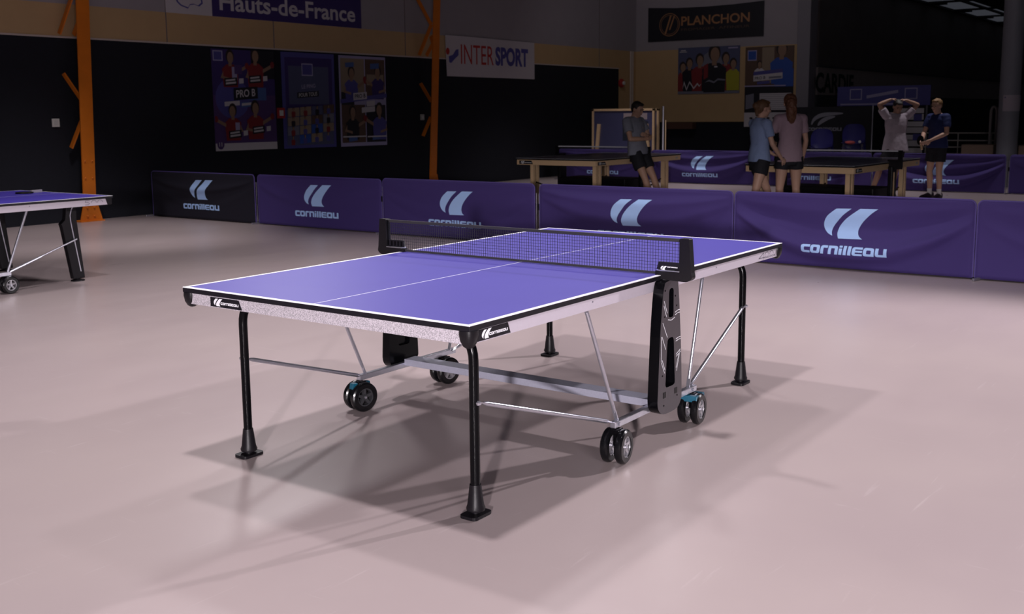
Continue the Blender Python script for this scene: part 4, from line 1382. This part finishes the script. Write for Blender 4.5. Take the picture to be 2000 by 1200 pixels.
# railing, goal posts, blocks and the round column at the right
t = thing('railing', 'white three-bar railing behind the player in dark blue', 'railing', (19.6, 2.9, 0), -PI/2)
for z in (0.985, 0.83, 0.69):
    MB().tube([(-0.55, 0, z), (0.90, 0, z)], 0.014, 8).build('rail', mat('off_white_paint', (0.42, 0.40, 0.38), 0.5), t)
for x in (-0.45, 0.20, 0.85):
    MB().tube([(x, 0, 0), (x, 0, 0.985)], 0.012, 8).build('post', MATS['off_white_paint'], t)


def loop_post(label, y):
    t = thing('loop_post', label, 'post', (19.0, y, 0), -PI/2)
    pts = [(-0.06, 0, 0), (-0.055, 0, 1.42)]+[(-0.0+0.055*math.cos(PI-k*PI/8), 0, 1.42+0.10*math.sin(k*PI/8)) for k in range(1, 8)]+[(0.055, 0, 1.42), (0.06, 0, 0)]
    MB().tube(pts, 0.028, 10).build('hoop', mat('beige_grey_tube', (0.24, 0.22, 0.22), 0.5), t, smooth=True)
    return t


loop_post('tall beige hoop post left of the round column', 1.90)
loop_post('tall beige hoop post right of the round column at the edge', 1.18)
bl = mat('tan_foam_block', (0.36, 0.26, 0.20), 0.8, var=0.05)
b = MB().box(-0.30, 0.30, -0.20, 0.20, 0, 0.785).build('foam_block', bl, None, (18.6, 2.05, 0), -PI/2, bevel=0.02)
tag(b, 'tall tan block left of the round column', 'block')
b = MB().box(-0.28, 0.28, -0.20, 0.20, 0, 0.60).build('foam_block', bl, None, (18.6, 2.66, 0), -PI/2, bevel=0.02)
tag(b, 'low tan block below the white railing', 'block')
b = MB().box(-0.30, 0.30, -0.20, 0.20, 0, 0.785).build('foam_block', bl, None, (18.3, 0.95, 0), -PI/2, bevel=0.02)
tag(b, 'tall tan block right of the round column, cut by the frame', 'block')
t = thing('round_column', 'grey round column at the right with a paper notice on it', 'column', (18.0, 1.43, 0))
MB().lathe([(0, 0), (0.185, 0), (0.185, 4.6), (0, 4.6)], seg=40).build('shaft', mat('grey_column_paint', (0.24, 0.25, 0.29), 0.55, var=0.08, scale=3), t, smooth=True)
nm = MB()
seg = 14
for k in range(seg):
    a0 = PI+0.62+(-1.05+2.1*k/seg); a1 = PI+0.62+(-1.05+2.1*(k+1)/seg)
    nm.mesh([(0.188*math.cos(a0), 0.188*math.sin(a0), 1.43), (0.188*math.cos(a1), 0.188*math.sin(a1), 1.43), (0.188*math.cos(a1), 0.188*math.sin(a1), 1.73), (0.188*math.cos(a0), 0.188*math.sin(a0), 1.73)], [(0, 1, 2, 3)])
nt2 = nm.build('paper_notice', mat('notice_paper', (0.46, 0.42, 0.48), 0.7), t, smooth=True)
for a in (PI+0.62-0.85, PI+0.62+0.85):
    MB().ell((0.19*math.cos(a), 0.19*math.sin(a), 1.685), (0.012, 0.012, 0.012), seg=8).build('pin', PC['blue'], nt2)

# water bottle by the wooden table leg, ball in flight
t = thing('water_bottle', 'small clear bottle with white cap on the floor by the wooden table legs', 'bottle', (11.9, 5.87, 0))
MB().lathe([(0, 0), (0.034, 0), (0.036, 0.01), (0.036, 0.15), (0.030, 0.19), (0.013, 0.215), (0.013, 0.23), (0, 0.23)], seg=20).build('body', mat('pale_plastic', (0.30, 0.30, 0.36), 0.2), t, smooth=True)
MB().lathe([(0, 0.23), (0.018, 0.228), (0.018, 0.258), (0, 0.26)], seg=16).build('cap', M['white'], t, smooth=True)
d = ray(1679, 277); q = CAM+d*((11.0-CAM.x)/d.x)
ball = MB().ell((0, 0, 0), (0.021, 0.021, 0.021), seg=20).build('table_tennis_ball', mat('white_ball', (0.85, 0.85, 0.88), 0.4), None, q, smooth=True)
tag(ball, 'white ball in the air above the right wooden table', 'ball')

# ================================================================== people
def remesh(m, name, mt, parent, voxel, smooth_it=2, noise_amp=0.0, noise_scale=6.0, xfm=None):
    bm = m.bm
    bmesh.ops.recalc_face_normals(bm, faces=bm.faces)
    me = bpy.data.meshes.new(name); bm.to_mesh(me); bm.free()
    ob = bpy.data.objects.new(name+'_tmp', me); COL.objects.link(ob)
    md = ob.modifiers.new('r', 'REMESH'); md.mode = 'VOXEL'; md.voxel_size = voxel; md.use_smooth_shade = True
    if smooth_it:
        sm = ob.modifiers.new('s', 'SMOOTH'); sm.iterations = smooth_it; sm.factor = 0.5
    dg = bpy.context.evaluated_depsgraph_get()
    ev = ob.evaluated_get(dg)
    me2 = bpy.data.meshes.new_from_object(ev)
    bpy.data.objects.remove(ob); bpy.data.meshes.remove(me)
    if noise_amp:
        ns = [v.normal.copy() for v in me2.vertices]
        for v, n in zip(me2.vertices, ns):
            q = v.co*noise_scale
            d = noise.noise(Vector((q.x, q.y, q.z*0.6)))+0.5*noise.noise(q*2.3)
            v.co += n*d*noise_amp
    for p in me2.polygons:
        p.use_smooth = True
    me2.name = name
    me2.materials.clear(); me2.materials.append(mt)
    o = bpy.data.objects.new(name, me2); COL.objects.link(o)
    if parent is not None:
        o.parent = parent
    return o


def cap(m, a, b, ra, rb, seg=14):
    a, b = Vector(a), Vector(b)
    m.ell(a, (ra, ra, ra), seg=seg); m.ell(b, (rb, rb, rb), seg=seg)
    m.tube([a, b], [ra, rb], seg)


def loft(m, rings, seg=28):
    """rings: (centre, half depth along fwd, half width along side, fwd, side)"""
    R = []
    for c, rx, ry, f, s in rings:
        c, f, s = Vector(c), Vector(f), Vector(s)
        R.append([m.bm.verts.new(c+f*(rx*math.cos(2*PI*k/seg))+s*(ry*math.sin(2*PI*k/seg))) for k in range(seg)])
    for a, b in zip(R, R[1:]):
        for k in range(seg):
            m._face((a[k], a[(k+1) % seg], b[(k+1) % seg], b[k]))
    m._face(R[0][::-1]); m._face(R[-1])


def hand(m, w, d, n, curl=0.5, side=1):
    w, d, n = Vector(w), Vector(d).normalized(), Vector(n)
    n = (n-d*n.dot(d)).normalized(); a = d.cross(n)
    rot = Matrix((d, a, n)).transposed()
    m.ell(w+d*0.045, (0.050, 0.040, 0.017), rot)
    for i, (off, ln) in enumerate(((0.030, 0.070), (0.010, 0.080), (-0.010, 0.075), (-0.030, 0.060))):
        p0 = w+d*0.075+a*off*0.85
        c1 = curl*0.8
        d1 = (d*math.cos(c1)+n*math.sin(c1)+a*off*1.5).normalized()
        p1 = p0+d1*ln*0.5
        c2 = curl*1.9
        d2 = (d*math.cos(c2)+n*math.sin(c2)).normalized()
        p2 = p1+d2*ln*0.5
        cap(m, p0, p1, 0.0095, 0.0088, 8); cap(m, p1, p2, 0.0088, 0.0078, 8)
    t0 = w+d*0.025+a*side*0.030
    t1 = t0+(d*0.7+a*side*0.6+n*0.35).normalized()*0.035
    t2 = t1+(d*0.85+a*side*0.15+n*0.5).normalized()*0.030
    cap(m, t0, t1, 0.013, 0.010, 8); cap(m, t1, t2, 0.010, 0.009, 8)


def person(label, loc, yaw, sc, J, skin, shirt, shorts, hair_c, hair='short', female=False, shoes=True, glasses=False, short_len=0.62, shirt_drop=0.0):
    t = thing('person', label, 'person', loc, yaw)
    t.scale = (sc, sc, sc)
    V = {k: Vector(v) for k, v in J.items() if k not in ('head_rot', 'hands')}
    yw, pt = J.get('head_rot', (0, 0))
    hf = Vector((math.cos(yw)*math.cos(pt), math.sin(yw)*math.cos(pt), math.sin(pt)))
    hs = Vector((-math.sin(yw), math.cos(yw), 0)); hu = hf.cross(hs)
    H = Matrix((hf, hs, hu)).transposed()
    c = V['head']
    m = MB()
    # torso
    bw = 0.92 if female else 1.12
    spine = (V['neck']-V['pelvis']).normalized()
    side = (V['sh_l']-V['sh_r']).normalized()
    f_ = side.cross(spine).normalized()
    rot = Matrix((f_, side, spine)).transposed()
    pel_side = (V['hip_l']-V['hip_r']).normalized()
    mid = V['pelvis'].lerp(V['neck'], 0.36)
    chest = V['pelvis'].lerp(V['neck'], 0.66)
    m.ell(V['pelvis'], (0.105, 0.160*(1.04 if female else 0.98), 0.12), rot, 20)
    m.ell(mid, (0.088*bw, 0.130*bw, 0.16), rot, 20)
    m.ell(chest, (0.108*bw, 0.158*bw, 0.19), rot, 20)
    cap(m, V['sh_l'], V['sh_r'], 0.050*bw, 0.050*bw)
    cap(m, V['neck']-spine*0.04, c-hu*0.055-hf*0.012, 0.058*bw, 0.050*bw)
    cap(m, V['neck'], V['sh_l'], 0.045, 0.045); cap(m, V['neck'], V['sh_r'], 0.045, 0.045)
    # head
    m.ell(c+hu*0.018-hf*0.006, (0.098, 0.076, 0.098), H, 24)
    m.ell(c-hu*0.035+hf*0.018, (0.072, 0.060, 0.080), H, 20)
    m.ell(c-hu*0.088+hf*0.052, (0.028, 0.030, 0.022), H, 14)
    m.ell(c-hu*0.052+hf*0.080, (0.016, 0.026, 0.012), H, 12)
    cap(m, c+hu*0.012+hf*0.088, c-hu*0.020+hf*0.106, 0.008, 0.0125, 10)
    m.ell(c+hu*0.022+hf*0.082, (0.016, 0.048, 0.010), H, 12)
    for s in (-1, 1):
        m.ell(c-hu*0.005+hs*s*0.078-hf*0.010, (0.020, 0.009, 0.031), H, 12)
        m.ell(c-hu*0.022+hs*s*0.038+hf*0.062, (0.024, 0.022, 0.022), H, 12)
    # limbs
    for s, k in ((1, 'l'), (-1, 'r')):
        sh, el, wr = V['sh_'+k], V['el_'+k], V['wr_'+k]
        a_ = 0.86 if female else 1.0
        cap(m, sh, sh.lerp(el, 0.45), 0.054*a_, 0.048*a_); cap(m, sh.lerp(el, 0.45), el, 0.048*a_, 0.037*a_)
        cap(m, el, el.lerp(wr, 0.3), 0.037*a_, 0.040*a_); cap(m, el.lerp(wr, 0.3), wr, 0.040*a_, 0.025*a_)
        hd, hn, cu = J['hands'][k]
        hand(m, wr, hd, hn, cu, s)
        hp, kn, an = V['hip_'+k], V['kn_'+k], V['an_'+k]
        cap(m, hp, hp.lerp(kn, 0.4), 0.088, 0.078); cap(m, hp.lerp(kn, 0.4), kn, 0.078, 0.051)
        back = -V.get('toe_'+k, Vector((1, 0, 0))).normalized()
        cm = kn.lerp(an, 0.30)+back*0.012
        cap(m, kn, cm, 0.051, 0.054); cap(m, cm, an, 0.054, 0.033)
        td = V.get('toe_'+k, Vector((1, 0, 0))).normalized()
        cap(m, an+Vector((0, 0, -0.035))-td*0.03, an+Vector((0, 0, -0.052))+td*0.14, 0.034, 0.024)
    body = remesh(m, 'body', skin, t, 0.0068, 3)
    # shoes and socks
    if shoes:
        for k in ('l', 'r'):
            an, kn = V['an_'+k], V['kn_'+k]
            td = V.get('toe_'+k, Vector((1, 0, 0))).normalized()
            sm = MB()
            b0 = Vector((an.x, an.y, 0.0))
            sd = Vector((-td.y, td.x, 0))
            loft(sm, [(b0-td*0.075+Vector((0, 0, 0.055)), 0.052, 0.028, Vector((0, 0, 1)), sd), (b0-td*0.045+Vector((0, 0, 0.055)), 0.054, 0.040, Vector((0, 0, 1)), sd), (b0+td*0.03+Vector((0, 0, 0.052)), 0.052, 0.044, Vector((0, 0, 1)), sd),
                      (b0+td*0.10+Vector((0, 0, 0.038)), 0.037, 0.050, Vector((0, 0, 1)), sd), (b0+td*0.17+Vector((0, 0, 0.030)), 0.029, 0.042, Vector((0, 0, 1)), sd), (b0+td*0.205+Vector((0, 0, 0.026)), 0.015, 0.022, Vector((0, 0, 1)), sd)], 20)
            sm.build('shoe', mat('dark_shoe', (0.03, 0.02, 0.035), 0.5), t, smooth=True)
            so = MB(); d = (kn-an).normalized()
            so.tube([an-d*0.02, an+d*0.03, an+d*0.10], [0.043, 0.040, 0.043], 18)
            so.build('sock', mat('white_sock', (0.75, 0.72, 0.74), 0.9), t, smooth=True)
    # shirt
    g = 1.0
    m = MB()
    drop = shirt_drop
    hem = V['pelvis']-spine*(0.055+drop)
    X = f_
    loft(m, [(hem, 0.142*g, 0.182*bw+0.010+drop*0.25, X, side), (V['pelvis']+spine*0.03, 0.134*g, 0.180*bw+0.006, X, side), (mid, 0.112*g, 0.156*bw, X, side),
             (chest-spine*0.02, 0.124*g, 0.176*bw, X, side), (chest+spine*0.09, 0.118*g, 0.182*bw, X, side), (V['neck'].lerp(V['sh_l'].lerp(V['sh_r'], 0.5), 0.6)+spine*0.018, 0.085, 0.165*bw, X, side), (V['neck']+spine*0.022, 0.058, 0.070, X, side)])
    for s, k in ((1, 'l'), (-1, 'r')):
        sh, el = V['sh_'+k], V['el_'+k]
        d = (el-sh).normalized(); e = d.orthogonal().normalized(); e2 = d.cross(e)
        L_ = 0.62*(el-sh).length
        inn = V['neck'].lerp(sh, 0.55)-spine*0.02
        cap(m, inn, sh, 0.070, 0.073)
        loft(m, [(sh-d*0.03, 0.070, 0.070, e, e2), (sh+d*0.05, 0.069*bw, 0.069*bw, e, e2), (sh+d*L_, 0.066*bw, 0.066*bw, e, e2)], 20)
    remesh(m, 'shirt', shirt, t, 0.0085, 2, 0.006, 9.0)
    # shorts
    m = MB()
    wz = V['pelvis']-spine*0.045
    loft(m, [(wz, 0.112, 0.158, X, side), (V['pelvis']-spine*0.08, 0.120, 0.168, X, pel_side), (V['pelvis']-Vector((0, 0, 0.15)), 0.11, 0.16, X, pel_side)])
    for k in ('l', 'r'):
        hp, kn = V['hip_'+k], V['kn_'+k]
        d = (kn-hp).normalized(); e = (Vector((1, 0, 0))-d*d.x).normalized(); e2 = d.cross(e)
        loft(m, [(hp+Vector((0, 0, 0.02)), 0.110, 0.098, e, e2), (hp.lerp(kn, 0.3), 0.108, 0.100, e, e2), (hp.lerp(kn, short_len), 0.104, 0.098, e, e2)], 22)
    remesh(m, 'shorts', shorts, t, 0.0085, 2, 0.005, 8.0)
    # hair
    hm = mat('hair_'+hair_c[0], hair_c[1], 0.6, var=0.35, scale=40)
    m = MB()
    m.ell(c+hu*0.042-hf*0.022, (0.096, 0.085, 0.088), H, 22)
    m.ell(c+hu*0.010-hf*0.050, (0.062, 0.076, 0.080), H, 20)
    m.ell(c+hu*0.090+hf*0.030, (0.058, 0.062, 0.028), H, 16)
    if hair == 'tail':
        p = [c-hf*0.095+hu*0.05, c-hf*0.125+hu*0.0, c-hf*0.13-hu*0.10, c-hf*0.11-hu*0.20, c-hf*0.10-hu*0.27]
        for (a, b), (r1, r2) in zip(zip(p, p[1:]), ((0.042, 0.058), (0.058, 0.066), (0.066, 0.054), (0.054, 0.026))):
            cap(m, a, b, r1, r2)
            for q in (-1, 1):
                cap(m, a+hs*q*0.025, b+hs*q*0.030, r1*0.7, r2*0.6)
    if hair == 'bun':
        m.ell(c-hf*0.115+hu*0.035, (0.045, 0.045, 0.045), H, 14)
        cap(m, c-hf*0.09-hu*0.01, c-hf*0.085-hu*0.09, 0.036, 0.022)
    remesh(m, 'hair', hm, t, 0.0075, 1, 0.012 if hair == 'tail' else 0.006, 24.0)
    # face details
    m = MB()
    for s in (-1, 1):
        m.ell(c+hu*0.004+hs*s*0.031+hf*0.0845, (0.008, 0.012, 0.006), H, 10)
    m.build('eyes', mat('eye_dark', (0.05, 0.03, 0.025), 0.25), body, smooth=True)
    m = MB()
    for s in (-1, 1):
        cap(m, c+hu*0.028+hs*s*0.014+hf*0.095, c+hu*0.027+hs*s*0.050+hf*0.082, 0.0045, 0.004, 8)
    m.build('eyebrows', hm, body, weld=False)
    m = MB(); m.ell(c-hu*0.053+hf*0.0905, (0.006, 0.022, 0.006), H, 10)
    m.build('mouth', mat('lip', (0.32, 0.13, 0.11), 0.5), body, smooth=True)
    if glasses:
        m = MB()
        for s in (-1, 1):
            cc = c+hu*0.004+hs*s*0.032+hf*0.101
            m.tube([cc+hs*0.024*math.cos(2*PI*k/14)+hu*0.018*math.sin(2*PI*k/14) for k in range(15)], 0.0022, 6, cap=False)
            m.tube([cc+hs*s*0.024, c+hu*0.008+hs*s*0.080-hf*0.0], 0.002, 6)
        m.tube([c+hu*0.008+hs*0.010+hf*0.103, c+hu*0.008-hs*0.010+hf*0.103], 0.002, 6)
        m.build('glasses', M['blackp'], t, weld=False)
    return t


SK1 = mat('skin_light', (0.56, 0.33, 0.23), 0.55, var=0.06, scale=8)
SK2 = mat('skin_fair', (0.62, 0.37, 0.27), 0.55, var=0.06, scale=8)
SK3 = mat('skin_tan', (0.40, 0.23, 0.16), 0.55, var=0.06, scale=8)
m_blackshort = mat('black_shorts', (0.012, 0.012, 0.018), 0.8, var=0.2)
X1 = Vector((1, 0, 0))

# man leaning on the wooden table, arms crossed
person('man in grey t-shirt with crossed arms leaning back against a wooden table', (10.74, 5.37, 0), R_(-97), 1.0, dict(
    pelvis=(0.0, 0, 0.86), neck=(-0.085, 0, 1.385), head=(-0.015, 0, 1.515), head_rot=(0.05, -0.30),
    sh_l=(-0.09, 0.175, 1.335), sh_r=(-0.09, -0.175, 1.335), el_l=(0.03, 0.245, 1.085), el_r=(0.03, -0.245, 1.06), wr_l=(0.185, -0.015, 1.115), wr_r=(0.165, 0.035, 1.06),
    hands=dict(l=((0.1, -1, 0.15), (-1, 0, 0), 0.3), r=((0.0, 1, 0.25), (-1, 0, 0), 0.3)),
    hip_l=(0.02, 0.09, 0.82), hip_r=(0.02, -0.09, 0.82), kn_l=(0.235, 0.10, 0.455), kn_r=(0.20, -0.085, 0.455), an_l=(0.42, 0.09, 0.08), an_r=(0.38, -0.07, 0.08)),
    SK1, mat('grey_tshirt', (0.26, 0.27, 0.33), 0.85, var=0.08), m_blackshort, ('dark', (0.02, 0.014, 0.012)), short_len=0.60)

# woman in blue t-shirt, seen from her right side
person('woman in light blue t-shirt and black shorts, standing in profile with hair tied back', (8.72, 2.49, 0), R_(-33), 0.935, dict(
    pelvis=(0.0, 0, 0.95), neck=(0.0, 0, 1.46), head=(0.045, 0, 1.60), head_rot=(-0.15, -0.10),
    sh_l=(0.0, 0.155, 1.40), sh_r=(0.0, -0.155, 1.40), el_l=(0.08, 0.20, 1.14), el_r=(0.06, -0.21, 1.13), wr_l=(0.28, 0.06, 0.98), wr_r=(0.25, -0.16, 0.93),
    hands=dict(l=((1, -0.3, -0.3), (0, 0, -1), 0.9), r=((0.8, 0.2, -0.5), (0, 1, -0.3), 0.8)),
    hip_l=(0.0, 0.085, 0.90), hip_r=(0.0, -0.085, 0.90), kn_l=(0.20, 0.09, 0.50), kn_r=(-0.11, -0.09, 0.50), an_l=(0.34, 0.09, 0.085), an_r=(-0.30, -0.09, 0.10)),
    SK2, mat('light_blue_tshirt', (0.25, 0.33, 0.55), 0.85, var=0.06), m_blackshort, ('brown', (0.13, 0.065, 0.03)), hair='bun', female=True, short_len=0.42)

# woman in pink t-shirt, back to the viewer
person('woman in pale pink t-shirt seen from behind with long wavy hair', (9.12, 2.25, 0), R_(44), 0.965, dict(
    pelvis=(0.0, 0, 0.96), neck=(0.0, 0, 1.475), head=(0.03, 0, 1.62), head_rot=(-0.25, -0.12),
    sh_l=(0.0, 0.165, 1.41), sh_r=(0.0, -0.165, 1.41), el_l=(0.03, 0.275, 1.15), el_r=(0.0, -0.225, 1.13), wr_l=(0.24, 0.12, 1.10), wr_r=(0.10, -0.23, 0.90),
    hands=dict(l=((1, -0.4, 0.0), (0, 0, -1), 0.7), r=((0.5, 0.0, -0.8), (0, 1, 0), 0.6)),
    hip_l=(0.0, 0.09, 0.91), hip_r=(0.0, -0.09, 0.91), kn_l=(0.03, 0.115, 0.49), kn_r=(0.03, -0.115, 0.49), an_l=(-0.01, 0.125, 0.08), an_r=(-0.01, -0.125, 0.08)),
    SK2, mat('pale_pink_tshirt', (0.42, 0.29, 0.35), 0.85, var=0.05), m_blackshort, ('auburn', (0.16, 0.065, 0.035)), hair='tail', female=True, short_len=0.36, shirt_drop=0.05)

# man with hands on his head
person('man in pale grey t-shirt with both hands on his head behind the net', (14.62, 2.53, 0), R_(214), 0.96, dict(
    pelvis=(0.0, 0, 0.95), neck=(0.0, 0, 1.46), head=(0.05, 0, 1.585), head_rot=(0.08, -0.45),
    sh_l=(0.0, 0.185, 1.43), sh_r=(0.0, -0.185, 1.43), el_l=(0.03, 0.350, 1.62), el_r=(0.03, -0.320, 1.63), wr_l=(0.03, 0.15, 1.70), wr_r=(0.03, -0.13, 1.715),
    hands=dict(l=((-0.1, -1, 0.15), (0, 0.1, -1), 0.35), r=((-0.1, 1, 0.1), (0, 0, -1), 0.35)),
    hip_l=(0.0, 0.08, 0.90), hip_r=(0.0, -0.070, 0.89), kn_l=(0.03, 0.02, 0.48), kn_r=(0.06, -0.27, 0.50), an_l=(0.0, -0.04, 0.08), an_r=(-0.02, -0.38, 0.08), toe_r=(0.8, -0.5, 0)),
    SK3, mat('pale_grey_tshirt', (0.44, 0.38, 0.44), 0.85, var=0.06), m_blackshort, ('black', (0.012, 0.010, 0.010)), short_len=0.55, shirt_drop=0.09)

# player in dark blue with a paddle
BOY = person('young man in dark blue t-shirt and glasses holding a racket at the right', (14.45, 1.80, 0), R_(150), 0.945, dict(
    pelvis=(0.0, 0, 0.95), neck=(0.0, 0, 1.47), head=(0.055, 0, 1.62), head_rot=(0.15, -0.12),
    sh_l=(0.0, 0.18, 1.42), sh_r=(0.0, -0.18, 1.42), el_l=(0.04, 0.245, 1.15), el_r=(0.10, -0.22, 1.15), wr_l=(0.29, 0.13, 1.03), wr_r=(0.33, -0.02, 1.02),
    hands=dict(l=((0.9, -0.2, -0.5), (0, -1, 0), 0.9), r=((0.7, 0.3, -0.5), (0, 1, 0), 1.0)),
    hip_l=(0.0, 0.09, 0.90), hip_r=(0.0, -0.09, 0.90), kn_l=(0.03, 0.10, 0.48), kn_r=(0.03, -0.12, 0.48), an_l=(0.0, 0.10, 0.08), an_r=(-0.02, -0.14, 0.08), toe_l=(1, 0.25, 0), toe_r=(1, -0.1, 0)),
    SK2, mat('dark_blue_tshirt', (0.012, 0.022, 0.11), 0.8, var=0.1), m_blackshort, ('blond', (0.28, 0.16, 0.07)), glasses=True, short_len=0.60)


def held_racket(label, loc, rot):
    t = thing('table_tennis_racket', label, 'racket', loc, 0)
    t.rotation_euler = rot
    MB().shape([[(0.075*math.cos(2*PI*k/28), 0.080*math.sin(2*PI*k/28)+0.085) for k in range(28)]], 0.012, lambda p: Vector((p.x, p.y, p.z))).build('blade', M['blackp'], t, bevel=0.002)
    MB().shape([rounded([(-0.012, 0.03), (-0.015, -0.085, 0.005), (0.015, -0.085, 0.005), (0.012, 0.03)])], 0.022, lambda p: Vector((p.x, p.y, p.z))).build('handle', M['wood'], t, bevel=0.003)
    return t


def local_pt(t, p):
    return Vector(t.location)+Matrix.Rotation(t.rotation_euler.z, 3, 'Z') @ (Vector(p)*t.scale.x)


q = local_pt(BOY, (0.39, 0.02, 0.95))
held_racket('black racket held in both hands by the young man in dark blue', q, (R_(100), R_(25), R_(60)))
